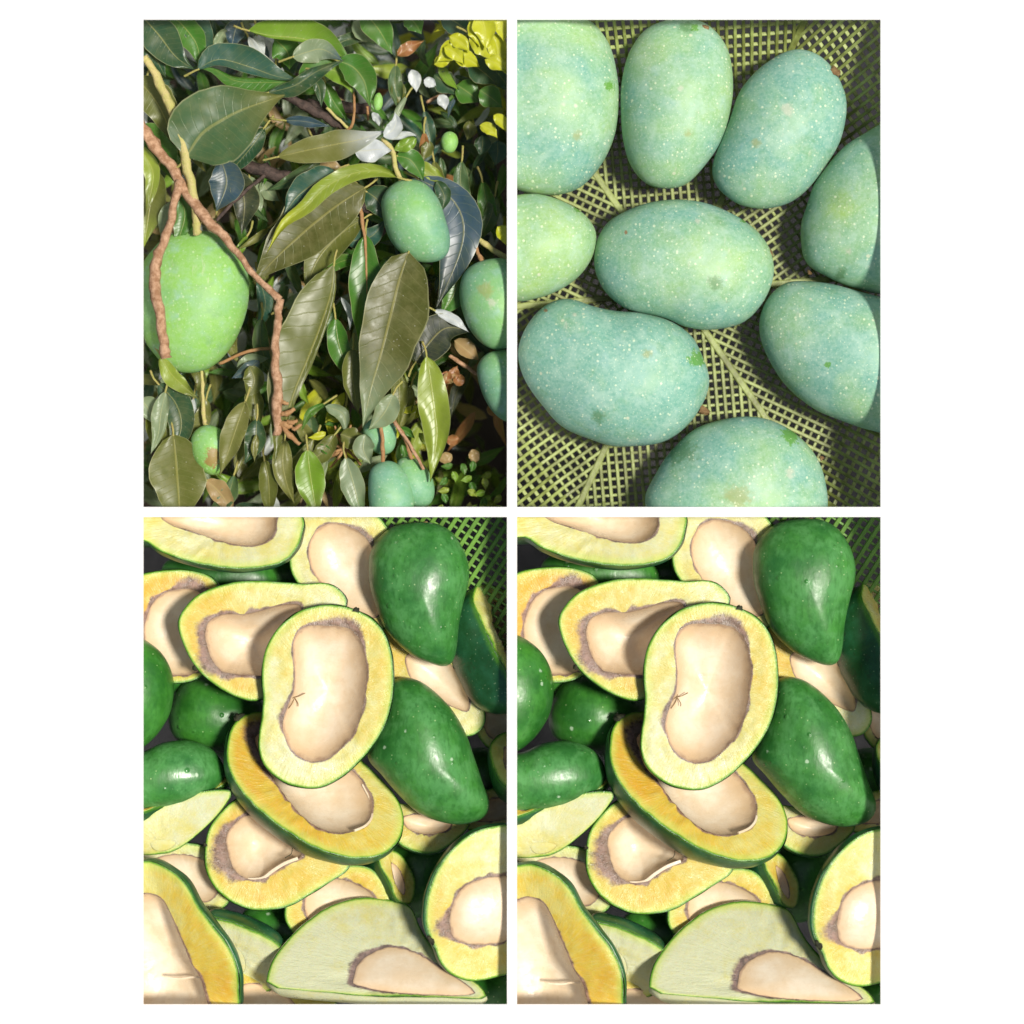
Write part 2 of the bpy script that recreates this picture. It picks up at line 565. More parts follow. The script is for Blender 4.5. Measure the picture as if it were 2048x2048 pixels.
# ------------------------------------------------------------------ large structure: white board with four openings
def px(x, y, z=0):
    return Vector(((x - 1024) * S, -(y - 1024) * S, z * S))


def build_board():
    xs = [-900, 287, 1014, 1034, 1761, 2948]
    ys = [-900, 39.5, 1014, 1034, 2008.5, 2948]
    bm = bmesh.new()
    grid = {}
    for i, x in enumerate(xs):
        for j, y in enumerate(ys):
            grid[i, j] = bm.verts.new(px(x, y, 0))
    faces = []
    for i in range(5):
        for j in range(5):
            if i in (1, 3) and j in (1, 3):
                continue
            faces.append(bm.faces.new([grid[i, j], grid[i + 1, j], grid[i + 1, j + 1], grid[i, j + 1]]))
    bmesh.ops.recalc_face_normals(bm, faces=bm.faces[:])
    me = bpy.data.meshes.new('white_board')
    bm.to_mesh(me)
    bm.free()
    me.materials.append(M['board'])
    o = add('white_board', data=me, kind='structure', label='flat white card with four rectangular openings around the pictures', cat='board')
    # thin dividers under the white bars keep the four scenes apart
    for (x0, y0, x1, y1) in ((1019, -900, 1029, 2948), (-900, 1019, 1019, 1029), (1029, 1019, 2948, 1029)):
        bm = bmesh.new()
        bmesh.ops.create_cube(bm, size=1)
        for v in bm.verts:
            p = px(x0 + (v.co.x + .5) * (x1 - x0), y0 + (v.co.y + .5) * (y1 - y0), -1.0 + (v.co.z - .5) * 897)
            v.co = p
        bmesh.ops.recalc_face_normals(bm, faces=bm.faces[:])
        me = bpy.data.meshes.new('divider')
        bm.to_mesh(me)
        bm.free()
        me.materials.append(M['board'])
        add('divider', o, data=me)
    return o


build_board()
g = 40000
mesh_obj('ground', [px(-g, -g, -900), px(g, -g, -900), px(g, g, -900), px(-g, g, -900)], [(0, 1, 2, 3)], M['ground'], kind='structure', smooth=False)


# ------------------------------------------------------------------ whole mangoes
def mango(P, outline, h, cz, mat, label, tint=0.3, spots=None, scars=(), seed=0, group=None, cat='mango', lump=0.03):
    poly = spline(outline, 6)
    c = centroid(poly)
    m = P.m(cz)
    NA, NR = 96, 22
    rim = []
    # even arc resampling
    L = [0]
    for a, b in zip(poly, poly[1:] + poly[:1]):
        L.append(L[-1] + math.hypot(b[0] - a[0], b[1] - a[1]))
    j = 0
    pp = poly + poly[:1]
    for i in range(NA):
        s = L[-1] * i / NA
        while L[j + 1] < s:
            j += 1
        u = (s - L[j]) / max(1e-6, L[j + 1] - L[j])
        rim.append((pp[j][0] + (pp[j + 1][0] - pp[j][0]) * u, pp[j][1] + (pp[j + 1][1] - pp[j][1]) * u))
    verts, faces = [], []

    def put(x, y, z):
        d = Vector((x - c[0], y - c[1], z * 1.0))
        k = 1 + lump * noise.noise(d * 0.006 + Vector((seed * 3.1, seed, 7)))
        verts.append(((x - c[0]) * m * k, -(y - c[1]) * m * k, z * P.k * S * k))
    put(c[0], c[1], h)
    for r in range(1, NR):
        ph = math.pi / 2 - math.pi * r / NR
        cr, sr = math.cos(ph), math.sin(ph)
        for (x, y) in rim:
            put(c[0] + (x - c[0]) * cr, c[1] + (y - c[1]) * cr, h * sr)
    put(c[0], c[1], -h)
    for i in range(NA):
        faces.append((0, 1 + i, 1 + (i + 1) % NA))
        for r in range(NR - 2):
            a = 1 + r * NA
            faces.append((a + i, a + NA + i, a + NA + (i + 1) % NA, a + (i + 1) % NA))
        a = 1 + (NR - 2) * NA
        faces.append((a + i, len(verts) - 1, a + (i + 1) % NA))
    loc = P.W(c[0], c[1], cz)
    if scars:
        root = add('mango', label=label, cat=cat, group=group, loc=loc)
        o = mesh_obj('skin', verts, faces, M[mat], root, P, loc)
    else:
        root = o = mesh_obj('mango', verts, faces, M[mat], None, P, loc, loc=loc, label=label, cat=cat, group=group)
    if o is None:
        return root
    o['tint'] = float(tint)
    for i in range(1, 6):
        o['spot_%d' % i] = (0.0, 0.0, 0.0)
    for i, (x, y, r) in (spots or {}).items():
        o['spot_%d' % i] = ((x - c[0]) * 1.0, -(y - c[1]) * 1.0, float(r))
    for (x, y, r, kind, lift) in scars:
        q = math.hypot(x - c[0], y - c[1])
        th = math.atan2(y - c[1], x - c[0])
        R = ray(poly, c, th)
        z = h * math.sqrt(max(0, 1 - min(1, q / R) ** 2))
        n = Vector(((x - c[0]) / (R * R), (y - c[1]) / (R * R), z / (h * h))).normalized()
        stub(P, root, (x - c[0], y - c[1], z), n, r, lift, kind, m, seed + x, loc)
    return root


def stub(P, root, p, n, r, lift, kind, m, seed, loc):
    """ragged stem scar or short stalk standing on the skin"""
    n = Vector(n)
    a = n.orthogonal().normalized()
    b = n.cross(a)
    p = Vector(p)
    verts, faces = [], []
    NS = 14
    prof = [(1.25, -0.3), (1.0, 0.25), (0.8, 0.7), (0.45, 1.0)]
    for (rr, hh) in prof:
        for i in range(NS):
            t = 2 * math.pi * i / NS
            k = 1 + 0.7 * noise.noise(Vector((math.cos(t) * 2.3, math.sin(t) * 1.7, seed + hh)))
            q = p + (a * math.cos(t) + b * math.sin(t)) * r * rr * k + n * lift * hh * k
            verts.append((q.x * m, -q.y * m, q.z * P.k * S))
    for j in range(3):
        for i in range(NS):
            faces.append((j * NS + i, j * NS + (i + 1) % NS, (j + 1) * NS + (i + 1) % NS, (j + 1) * NS + i))
    faces.append(tuple(range(3 * NS, 4 * NS)))
    mesh_obj('stem_scar' if lift < r * 1.2 else 'stalk', verts, faces, M[kind], root, P, loc)


# ------------------------------------------------------------------ cut mango halves
def half(P, name, outline, cav, z, off, D, label, ripe=(0.5, 0, 0), lining=(10, 0, 0, 0.5), cd=80, seed=1, cat='mango half', nub=None, group=None, bulge=0.0, skinmat='halfskin', plain=False):
    cd = cd * 1.35 if cd > 0 else cd
    O = spline(outline, 6)
    Kp = spline(cav, 6)
    c = centroid(Kp)
    bx, by = off
    N = 132
    m = P.m(z)
    ro, rk, lw = [], [], []
    for i in range(N):
        th = 2 * math.pi * i / N
        cs = Vector((math.cos(th) * 2.2, math.sin(th) * 2.2, seed * 5.3))
        R = ray(O, c, th) * (1 + 0.006 * noise.noise(cs * 2.5))
        Q = ray(Kp, c, th) * (1 + 0.018 * noise.noise(cs * 3.0 + Vector((9, 0, 0))) + 0.008 * noise.noise(cs * 11))
        Q = min(Q, R * 0.955)
        ro.append(R)
        rk.append(Q)
        da = (th - math.radians(lining[2]) + math.pi) % (2 * math.pi) - math.pi
        w = lining[0] * (0.75 + 1.3 * noise.noise(cs * 1.7 + Vector((0, 5, 0)))) + lining[1] * math.exp(-(da / lining[3]) ** 2)
        if len(lining) > 4:
            db = (th - math.radians(lining[5]) + math.pi) % (2 * math.pi) - math.pi
            w += lining[4] * math.exp(-(db / lining[6]) ** 2)
        lw.append(0.01 if plain else max(1.5, w * 1.35))

    def zz(x, y):
        return (bx * x + by * y) / D

    def vtx(x, y, d):   # x, y offset from c in the face plane (projected), d = depth along the axis below the face
        k = d / D
        X, Y, Z = x + bx * k, y + by * k, min(zz(x, y) - d, -10 - z)
        return (X * m, -Y * m, Z * P.k * S)
    loc = P.W(c[0], c[1], z)
    root = add(name, label=label, cat=cat, group=group, loc=loc)

    def rings(rows, cap0=False, cap1=False):
        faces = []
        nr = len(rows)
        verts = [v for r in rows for v in r]
        for j in range(nr - 1):
            for i in range(N):
                faces.append((j * N + i, j * N + (i + 1) % N, (j + 1) * N + (i + 1) % N, (j + 1) * N + i))
        if cap0:
            faces.append(tuple(range(N)))
        if cap1:
            faces.append(tuple(range((nr - 1) * N, nr * N)))
        return verts, faces
    cosn = [(math.cos(2 * math.pi * i / N), math.sin(2 * math.pi * i / N)) for i in range(N)]
    # cavity
    rows, dep = [], []
    KA = np.array([(cosn[i][0] * rk[i], cosn[i][1] * rk[i]) for i in range(N)])
    for s in (0.04, 0.2, 0.38, 0.54, 0.68, 0.79, 0.87, 0.93, 0.97, 1.0):
        row = []
        for i in range(N):
            x, y = cosn[i][0] * rk[i] * s, cosn[i][1] * rk[i] * s
            q = noise.noise(Vector((x * 0.012, y * 0.012, seed * 2.7)))
            de = float(np.min(np.hypot(KA[:, 0] - x, KA[:, 1] - y))) if s < 1 else 0.0
            d = cd * (0.35 * (1 - math.exp(-de / 26.0)) + 0.85 * (1 - s ** 2.0)) * (1 + 0.06 * q) + 3.0 * q * (1 - s) + 3
            d = min(d, 0.86 * D)
            row.append(vtx(x, y, d))
            dep.append(s)
        rows.append(row)
    v, f = rings(rows, cap0=True)
    if plain:
        nv = len(v)
        mesh_obj('core', v, f, M['flesh'], root, P, loc, attrs={'ripe': [ripe[0]] * nv, 'edge': [99.0] * nv, 'lin': [9.0] * nv, 'fibre': [0.3] * nv})
    else:
        mesh_obj('seed_cavity', v, f, M['cavity'], root, P, loc, attrs={'depth': dep})
    # flesh
    rows, at = [], {'ripe': [], 'edge': [], 'lin': [], 'fibre': []}
    fr = (0, 0.02, 0.05, 0.09, 0.15, 0.25, 0.38, 0.52, 0.66, 0.78, 0.87, 0.93, 0.97, 1.0)
    rd = math.radians(ripe[1])
    span = max(ro)
    for j, t in enumerate(fr):
        row = []
        for i in range(N):
            r = rk[i] + (ro[i] - rk[i]) * t
            x, y = cosn[i][0] * r, cosn[i][1] * r
            d = 4.0 * noise.noise(Vector((x * 0.03, y * 0.03, seed))) + 1.6 * noise.noise(Vector((x * 0.09, y * 0.09, seed)))
            d += (0 if plain else 3) * (1 - t) ** 4 - bulge * math.sin(math.pi * t)
            if j == len(fr) - 1:
                d += 2.0
            row.append(vtx(x, y, d))
            at['ripe'].append(ripe[0] + ripe[2] * (math.cos(rd) * x + math.sin(rd) * y) / span)
            at['edge'].append((1 - t) * (ro[i] - rk[i]))
            at['lin'].append(9.0 if plain else (r - rk[i]) / lw[i])
            at['fibre'].append(abs(((i / N) * 2) - 1) * 2)
        rows.append(row)
    v, f = rings(rows)
    mesh_obj('flesh', v, f, M['flesh'], root, P, loc, attrs=at)
    # skin bowl
    oc = centroid(O)
    ex, ey = oc[0] - c[0], oc[1] - c[1]
    rows, ed = [], []
    for s in (0.0, 0.02, 0.05, 0.1, 0.18, 0.28, 0.4, 0.52, 0.64, 0.76, 0.88, 0.97):
        ph = s * math.pi / 2
        row = []
        for i in range(N):
            x, y = cosn[i][0] * ro[i], cosn[i][1] * ro[i]
            k = math.cos(ph) ** 0.72 * (1.0 + 0.02 * math.sin(min(1, s * 6) * math.pi / 2)) + (0.004 if s == 0 else 0)
            lum = 1 + 0.015 * noise.noise(Vector((x * .01, y * .01, s * 3 + seed)))
            row.append(vtx(ex + (x - ex) * k * lum, ey + (y - ey) * k * lum, 1.0 + D * math.sin(ph)))
            ed.append(D * math.sin(ph))
        rows.append(row)
    v, f = rings(rows, cap1=True)
    mesh_obj('skin', v, f, M[skinmat], root, P, loc, attrs={'edge': [e + 30 for e in ed] if skinmat == 'flesh' else ed, 'lin': [9.0] * len(ed)})
    if nub:
        x, y, r = nub
        x -= c[0]; y -= c[1]
        n = Vector((x, y, 0)).normalized()
        stub(P, root, (x, y, zz(x, y) - 8), n + Vector((0, 0, 0.4)), r * 0.7, r * 0.5, 'nub', m, seed, loc)
    return root


# ------------------------------------------------------------------ tubes and strips
def tube(P, name, pts, radii, mat, parent=None, loc=None, flat=None, lump=0.24, seed=0, n=6, sides=8, **kw):
    """pts: (x, y, z) in panel units; flat=(w, h): rectangular strip instead of a round tube"""
    pl = spline(pts, n, closed=False) if n > 1 else [tuple(p) for p in pts]
    W = [P.W(*p) for p in pl]
    if loc is None:
        loc = Vector((0, 0, 0))
    verts, faces = [], []
    u = P.k * S
    for i, w in enumerate(W):
        d = (W[min(i + 1, len(W) - 1)] - W[max(i - 1, 0)])
        if d.length == 0:
            d = Vector((1, 0, 0))
        d.normalize()
        side = d.cross(Vector((0, 0, 1)))
        if side.length < 1e-4:
            side = Vector((1, 0, 0))
        side.normalize()
        up = side.cross(d)
        t = i / (len(W) - 1)
        if flat:
            a, b = flat[0] * u / 2, flat[1] * u / 2
            for sx, sy in ((-1, -1), (1, -1), (1, 0.6), (0.7, 1), (-0.7, 1), (-1, 0.6)):
                verts.append(tuple(w - loc + side * a * sx + up * b * sy))
            ns = 6
        else:
            f = t * (len(radii) - 1)
            k = min(int(f), len(radii) - 2)
            r = (radii[k] + (radii[k + 1] - radii[k]) * (f - k)) * u
            ns = sides
            w = w + side * r * 0.5 * noise.noise(Vector((i * 0.33, seed * 3.3, 1))) + side * r * 0.25 * noise.noise(Vector((i * 0.9, seed * 1.3, 5)))
            r = r * (1 + 0.35 * max(0, noise.noise(Vector((i * 0.7, seed * 2.1, 8)))))
            for j in range(ns):
                a = 2 * math.pi * j / ns
                q = 1 + lump * noise.noise(Vector((math.cos(a), math.sin(a), i * 0.55 + seed * 9.1)))
                q += lump * 0.8 * max(0, noise.noise(Vector((i * 0.9, seed, 3))))
                verts.append(tuple(w - loc + (side * math.cos(a) + up * math.sin(a)) * r * q))
    for i in range(len(W) - 1):
        for j in range(ns):
            faces.append((i * ns + j, i * ns + (j + 1) % ns, (i + 1) * ns + (j + 1) % ns, (i + 1) * ns + j))
    faces.append(tuple(range(ns)))
    faces.append(tuple(range((len(W) - 1) * ns, len(W) * ns)))
    return mesh_obj(name, verts, faces, M[mat], parent, P, loc, smooth=not flat, **kw)


# ================================================================== upper right: bloomed mangoes in an olive basket
def panel_two():
    P = P2
    root = add('basket', label='olive green plastic mesh basket holding the nine bluish green mangoes', cat='basket', loc=P.W(720, 930, -410))
    L = root.location.copy()
    cx, cy = 640, 1080
    RF, SL = 820, 0.75
    a0 = -95

    def zf(x, y, hexr):
        return min(-30, -412 + max(0, hexr - RF) * SL)

    rng = random.Random(4)

    def inside(x, y):
        return -60 < x < 1500 and -60 < y < 1990

    def run(pts, w, h, name):
        seg = []
        for p in pts + [None]:
            if p is not None and inside(p[0], p[1]):
                seg.append(p)
            else:
                if len(seg) > 2:
                    tube(P, name, seg, None, 'olive', root, L, flat=(w, h), n=1)
                seg = []
    NSEC = 6
    ha = math.pi / NSEC
    for s in range(NSEC):
        am = math.radians(a0) + 2 * math.pi * s / NSEC
        ux, uy = math.cos(am), math.sin(am)
        vx, vy = -uy, ux
        tn = math.tan(ha)
        sp = 32
        # tangential strands
        d = 40
        k = 0
        while d < 1420:
            pts = []
            for i in range(-14, 15):
                q = d * tn * i / 14
                x, y = cx + ux * d + vx * q, cy + uy * d + vy * q
                pts.append((x, y, zf(x, y, d) + rng.uniform(-1, 1)))
            run(pts, 11 if d < RF else 15, 10, 'strand')
            d += sp * (1 if d < RF else 1.15)
        # strands running outwards
        q = -1420 * tn
        while q < 1420 * tn:
            if abs(q) > 8:
                d0 = abs(q) / tn + 6
                pts = []
                dd = max(d0, 20)
                while dd < 1430:
                    # fan slightly once the wall starts
                    fan = 1 + max(0, dd - RF) * 0.00025
                    x, y = cx + ux * dd + vx * q * fan, cy + uy * dd + vy * q * fan
                    pts.append((x, y, zf(x, y, dd) + 8))
                    dd += 40
                run(pts, 13, 12, 'strand')
            q += sp
        # ribs between the sectors
        ar = am + ha
        pts = []
        for i in range(30):
            r = 30 + i * 52
            x, y = cx + math.cos(ar) * r, cy + math.sin(ar) * r
            pts.append((x, y, zf(x, y, r * math.cos(ha)) + 10))
        run(pts, 26, 14, 'rib')
    hub = [(cx + 70 * math.cos(t * math.pi / 8), cy + 70 * math.sin(t * math.pi / 8)) for t in range(16)]
    G = 'bluish green mangoes in the olive basket'
    w = 'in the olive mesh basket'
    mango(P, [(407, 270), (400, 400), (375, 510), (330, 590), (260, 660), (180, 695), (80, 697), (0, 675), (-100, 600), (-160, 470), (-180, 300), (-150, 120), (-80, -20), (40, -90), (170, -75), (280, -5), (350, 70), (390, 160)],
          215, -232, 'bloom', 'large mango in the basket at the top left corner of the upper right picture', 0.38, {3: (240, 485, 24), 1: (370, 280, 22), 4: (185, 365, 12)}, seed=1, group=G)
    mango(P, [(412, 400), (415, 280), (440, 150), (500, 50), (580, 8), (680, 0), (770, 30), (830, 110), (855, 220), (845, 360), (810, 480), (750, 580), (670, 650), (580, 672), (510, 650), (455, 580), (425, 490)],
          192, -208, 'bloom', 'upright mango at the top middle of the olive basket beside the large corner mango', 0.42, {2: (670, 42, 38), 3: (670, 475, 20), 1: (700, 45, 20), 4: (640, 300, 14)}, scars=[(745, 42, 12, 'scar', 5)], seed=2, group=G)
    mango(P, [(775, 590), (790, 530), (835, 410), (880, 290), (950, 200), (1040, 145), (1130, 125), (1210, 150), (1270, 220), (1303, 320), (1295, 430), (1250, 540), (1180, 640), (1090, 720), (980, 752), (890, 740), (820, 690), (785, 640)],
          195, -215, 'bloom', 'leaning mango near the basket wall with pinkish scratch marks across its middle', 0.05, {4: (1050, 385, 30), 3: (930, 515, 24), 5: (1085, 1350, 0)}, scars=[(1255, 215, 22, 'scar', 14)], seed=3, group=G)
    mango(P, [(1125, 830), (1145, 740), (1200, 620), (1290, 510), (1380, 450), (1480, 405), (1620, 420), (1740, 560), (1770, 760), (1700, 960), (1580, 1070), (1450, 1085), (1340, 1062), (1230, 1020), (1150, 960)],
          215, -226, 'bloom', 'mango with a dark shaded left side, cut off by the right edge above another mango', 0.42, {2: (1270, 1018, 26), 4: (1295, 935, 14)}, scars=[(1160, 1000, 10, 'scar', 10)], seed=4, group=G)
    mango(P, [(-180, 900), (-140, 780), (-50, 710), (60, 690), (160, 710), (240, 745), (295, 800), (318, 860), (300, 940), (250, 1010), (170, 1070), (90, 1105), (0, 1115), (-110, 1060)],
          190, -205, 'bloom', 'yellowish green mango poking in from the left edge beside the central mango', 0.75, {1: (245, 752, 16)}, seed=5, group=G)
    mango(P, [(315, 950), (325, 880), (370, 800), (450, 750), (550, 722), (660, 717), (770, 735), (870, 775), (950, 840), (1000, 920), (1020, 1000), (1005, 1080), (960, 1150), (880, 1205), (780, 1227), (680, 1215), (600, 1185), (520, 1165), (430, 1140), (360, 1090), (325, 1020)],
          205, -220, 'bloom', 'sideways mango in the very middle of the basket with a round dark green mark', 0.28, {2: (780, 1055, 34), 1: (900, 795, 14), 4: (710, 812, 12), 5: (425, 852, 7)}, scars=[(1003, 930, 16, 'scar', 9)], seed=6, group=G)
    mango(P, [(5, 1330), (25, 1240), (80, 1170), (150, 1120), (220, 1110), (310, 1140), (400, 1155), (500, 1162), (600, 1188), (690, 1250), (740, 1330), (763, 1420), (745, 1510), (700, 1590), (620, 1650), (520, 1685), (400, 1690), (290, 1660), (190, 1610), (100, 1520), (40, 1430)],
          215, -230, 'bloom', 'kidney shaped bluish mango at lower left of the basket with a short brown stalk', -0.12, {1: (715, 1345, 40), 3: (515, 1330, 24), 2: (320, 1580, 34), 4: (225, 1170, 12), 5: (110, 1150, 9)}, scars=[(735, 1545, 13, 'scar', 30)], seed=7, group=G)
    mango(P, [(970, 1180), (1000, 1100), (1060, 1045), (1140, 1035), (1250, 1045), (1350, 1070), (1440, 1100), (1580, 1150), (1700, 1280), (1720, 1450), (1640, 1590), (1510, 1640), (1400, 1625), (1290, 1590), (1180, 1540), (1080, 1460), (1010, 1360), (975, 1270)],
          220, -230, 'bloom', 'large mango cut off by the right edge, below the other right hand mango', 0.2, {1: (1210, 1375, 14)}, seed=8, group=G)
    mango(P, [(510, 1900), (530, 1830), (590, 1730), (670, 1650), (770, 1595), (880, 1570), (990, 1580), (1090, 1620), (1160, 1690), (1210, 1780), (1230, 1880), (1220, 1980), (1150, 2080), (1000, 2140), (800, 2140), (650, 2090), (540, 2000)],
          215, -232, 'bloom', 'mango at the bottom of the basket picture with dark green shoulder blotches', 0.22, {2: (640, 1700, 70), 1: (1085, 1640, 44), 3: (860, 1890, 62), 4: (1070, 1795, 22)}, scars=[(1205, 1735, 8, 'scar', 12)], seed=9, group=G)


# ================================================================== lower pictures: pile of green mangoes and halves
def pile(P):
    w = 'in the %s picture' % P.where
    GH = 'cut mango halves %s' % w
    GW = 'whole green mangoes %s' % w
    # basket corner
    b = add('basket', label='dark green plastic mesh basket behind the whole mango, %s picture' % P.where, cat='basket', loc=P.W(1200, 200, -380))
    L = b.location.copy()
    ux, uy = math.cos(math.radians(-57)), math.sin(math.radians(-57))
    vx, vy = -uy, ux

    def zb(x, y):
        return -330 + 0.30 * max(0, (x - 1000) * 0.6 + (300 - y) * 0.6)
    for fam in (0, 1):
        for i in range(-16, 24):
            pts = []
            for j in range(-30, 31):
                if fam == 0:
                    x, y = 1200 + vx * i * 36 + ux * j * 20, 200 + vy * i * 36 + uy * j * 20
                else:
                    x, y = 1200 + ux * i * 30 + vx * j * 20, 200 + uy * i * 30 + vy * j * 20
                if 860 < x < 1500 and -40 < y < 560:
                    pts.append((x, y, zb(x, y) + (8 if fam == 0 else 0)))
            if len(pts) > 2:
                tube(P, 'strand', pts, None, 'green', b, L, flat=(17 if fam == 0 else 10, 14), n=1)
    H_ = lambda *a, **k: half(P, 'mango_half', *a, group=GH, **k)
    lab = lambda s: s + ', ' + P.where + ' picture'
    # ---- deep layer
    H_([(-120, 300), (-20, 235), (80, 215), (190, 215), (290, 260), (330, 400), (300, 560), (200, 650), (60, 650), (-80, 560), (-140, 430)],
       [(5, 440), (25, 370), (60, 320), (110, 295), (190, 290), (250, 330), (290, 430), (270, 560), (190, 625), (90, 620), (30, 560), (8, 500)],
       -255, (0, 5), 170, lab('half with orange top rim, partly hidden at the upper left edge'), (0.85, 200, 0.2), (12, 26, -70, 0.5), 40, 3)
    H_([(600, -40), (720, -110), (880, -40), (975, 60), (1010, 200), (1000, 330), (960, 440), (860, 450), (740, 400), (640, 300), (585, 220), (580, 120)],
       [(655, 120), (690, 50), (760, 28), (830, 50), (890, 100), (930, 200), (950, 320), (920, 400), (830, 390), (745, 320), (690, 250), (660, 190)],
       -215, (0, 8), 180, lab('half with shaded cream hollow, left of the whole mango with pointed tip'), (0.3, 180, -0.1), (6, 16, -55, 0.35), 45, 4)
    H_([(925, 430), (1040, 420), (1150, 470), (1240, 545), (1300, 650), (1345, 750), (1350, 820), (1300, 868), (1220, 860), (1100, 800), (1000, 700), (935, 580)],
       [(1040, 560), (1100, 530), (1190, 560), (1250, 640), (1285, 720), (1280, 770), (1215, 750), (1130, 700), (1060, 640)],
       -275, (0, 5), 160, lab('half wedged between the two whole mangoes on the right'), (0.38, 200, 0.5), (4, 18, 20, 0.3), 40, 5)
    H_([(560, 1560), (590, 1470), (700, 1400), (850, 1380), (930, 1420), (985, 1530), (900, 1620), (760, 1660), (620, 1660), (575, 1620)],
       [(640, 1530), (660, 1470), (740, 1435), (830, 1450), (915, 1510), (880, 1580), (760, 1620), (660, 1600)],
       -285, (-10, 0), 140, lab('deep half mostly hidden behind the big pale wedge'), (0.62, 0, 0.0), (9, 0, 0, 0.5), 35, 6)
    H_([(985, 1140), (1100, 1150), (1250, 1170), (1290, 1220), (1210, 1300), (1140, 1330), (1060, 1318), (1000, 1280), (970, 1210)],
       [(1030, 1190), (1110, 1180), (1210, 1200), (1200, 1240), (1120, 1255), (1050, 1235)],
       -285, (0, 40), 130, lab('small shaded half just below the whole mango at right centre'), (0.4, 90, 0.2), (6, 0, 0, 0.5), 30, 7)
    H_([(930, 1345), (985, 1320), (1040, 1370), (1075, 1450), (1060, 1530), (1010, 1520), (975, 1450)],
       [(985, 1370), (1015, 1400), (1035, 1460), (1030, 1495), (1005, 1460), (990, 1410)],
       -300, (-120, 50), 150, lab('narrow half on edge with dark skin, left of the purple ringed half'), (0.6, 0, 0), (3, 0, 0, .5), 20, 8)
    H_([(1330, 720), (1400, 700), (1500, 740), (1540, 850), (1460, 930), (1370, 920), (1320, 860), (1310, 780)],
       [(1350, 770), (1410, 745), (1480, 780), (1490, 850), (1430, 890), (1370, 870), (1345, 820)],
       -340, (0, 10), 110, lab('shaded half deep under the half standing at the right edge'), (0.3, 0, 0), (5, 0, 0, .5), 30, 9)
    H_([(1200, 1140), (1330, 1090), (1440, 1070), (1530, 1130), (1500, 1230), (1380, 1250), (1260, 1230)],
       [(1280, 1150), (1370, 1120), (1450, 1120), (1460, 1180), (1380, 1205), (1300, 1195)],
       -340, (0, 15), 110, lab('half deep under the tip of the whole mango at right centre'), (0.3, 0, 0), (5, 0, 0, .5), 30, 10)
    H_([(-60, 1310), (80, 1290), (230, 1300), (330, 1360), (360, 1480), (300, 1560), (180, 1560), (40, 1500), (-50, 1420)],
       [(60, 1350), (170, 1340), (270, 1380), (300, 1460), (260, 1520), (160, 1515), (70, 1460), (40, 1400)],
       -310, (0, 5), 140, lab('cream coloured half between the left slice and the bottom left half'), (0.2, 0, 0), (4, 0, 0, .5), 30, 11)
    H_([(250, 1585), (330, 1585), (430, 1620), (545, 1690), (560, 1780), (520, 1870), (430, 1900), (330, 1860), (260, 1760)],
       [(300, 1700), (360, 1690), (400, 1740), (400, 1800), (350, 1820), (305, 1780)],
       -230, (15, -75), 130, lab('pale green half between the bottom left half and the big wedge'), (0.15, 120, 0.35), (3, 0, 0, .5), -3, 12, plain=True)
    H_([(330, 1800), (450, 1810), (560, 1850), (700, 1900), (760, 1960), (700, 2050), (500, 2060), (360, 1980), (300, 1880)],
       [(400, 1850), (480, 1860), (560, 1900), (600, 1960), (540, 2000), (440, 1970), (390, 1910)],
       -235, (-80, 90), 120, lab('slanted half with dusty dark skin at the bottom edge'), (0.5, 0, 0), (5, 0, 0, .5), 30, 13)
    # ---- whole mangoes
    mango(P, [(100, 800), (120, 720), (170, 650), (260, 630), (380, 680), (470, 740), (460, 860), (350, 930), (220, 920), (130, 880)],
          150, -440, 'wet', lab('dark whole mango in shadow left of the central half'), 0.1, seed=21, group=GW)
    mango(P, [(-30, 475), (60, 530), (105, 600), (120, 680), (110, 770), (80, 830), (30, 890), (-40, 930), (-130, 900), (-190, 800), (-210, 680), (-180, 560), (-110, 490)],
          165, -225, 'wet', lab('bright green whole mango cut off by the left edge'), 0.1, seed=22, group=GW)
    mango(P, [(0, 930), (80, 895), (180, 888), (270, 920), (315, 980), (322, 1035), (260, 1100), (120, 1150), (-60, 1160), (-190, 1090), (-190, 990), (-100, 945)],
          140, -270, 'wet', lab('bluish green whole mango at the left edge above the cut slices'), 0.9, seed=23, group=GW)
    mango(P, [(890, 200), (895, 150), (930, 90), (990, 45), (1070, 28), (1150, 30), (1215, 60), (1262, 120), (1285, 190), (1287, 260), (1268, 345), (1248, 430), (1238, 520), (1220, 575), (1185, 593), (1130, 580), (1060, 550), (1000, 500), (950, 430), (915, 340), (895, 270)],
          165, -185, 'wet', lab('whole mango with a pointed lower tip beside the basket mesh'), 0.75, scars=[(1118, 26, 9, 'scar', 5)], seed=24, group=GW)
    mango(P, [(900, 900), (950, 760), (990, 655), (1060, 640), (1130, 670), (1210, 750), (1270, 850), (1310, 950), (1340, 1050), (1368, 1125), (1362, 1170), (1325, 1203), (1250, 1220), (1160, 1205), (1080, 1170), (1010, 1100), (940, 1020), (890, 960)],
          180, -215, 'wet', lab('whole green mango with a small hooked tip right of the central half'), 0.7, seed=25, group=GW)
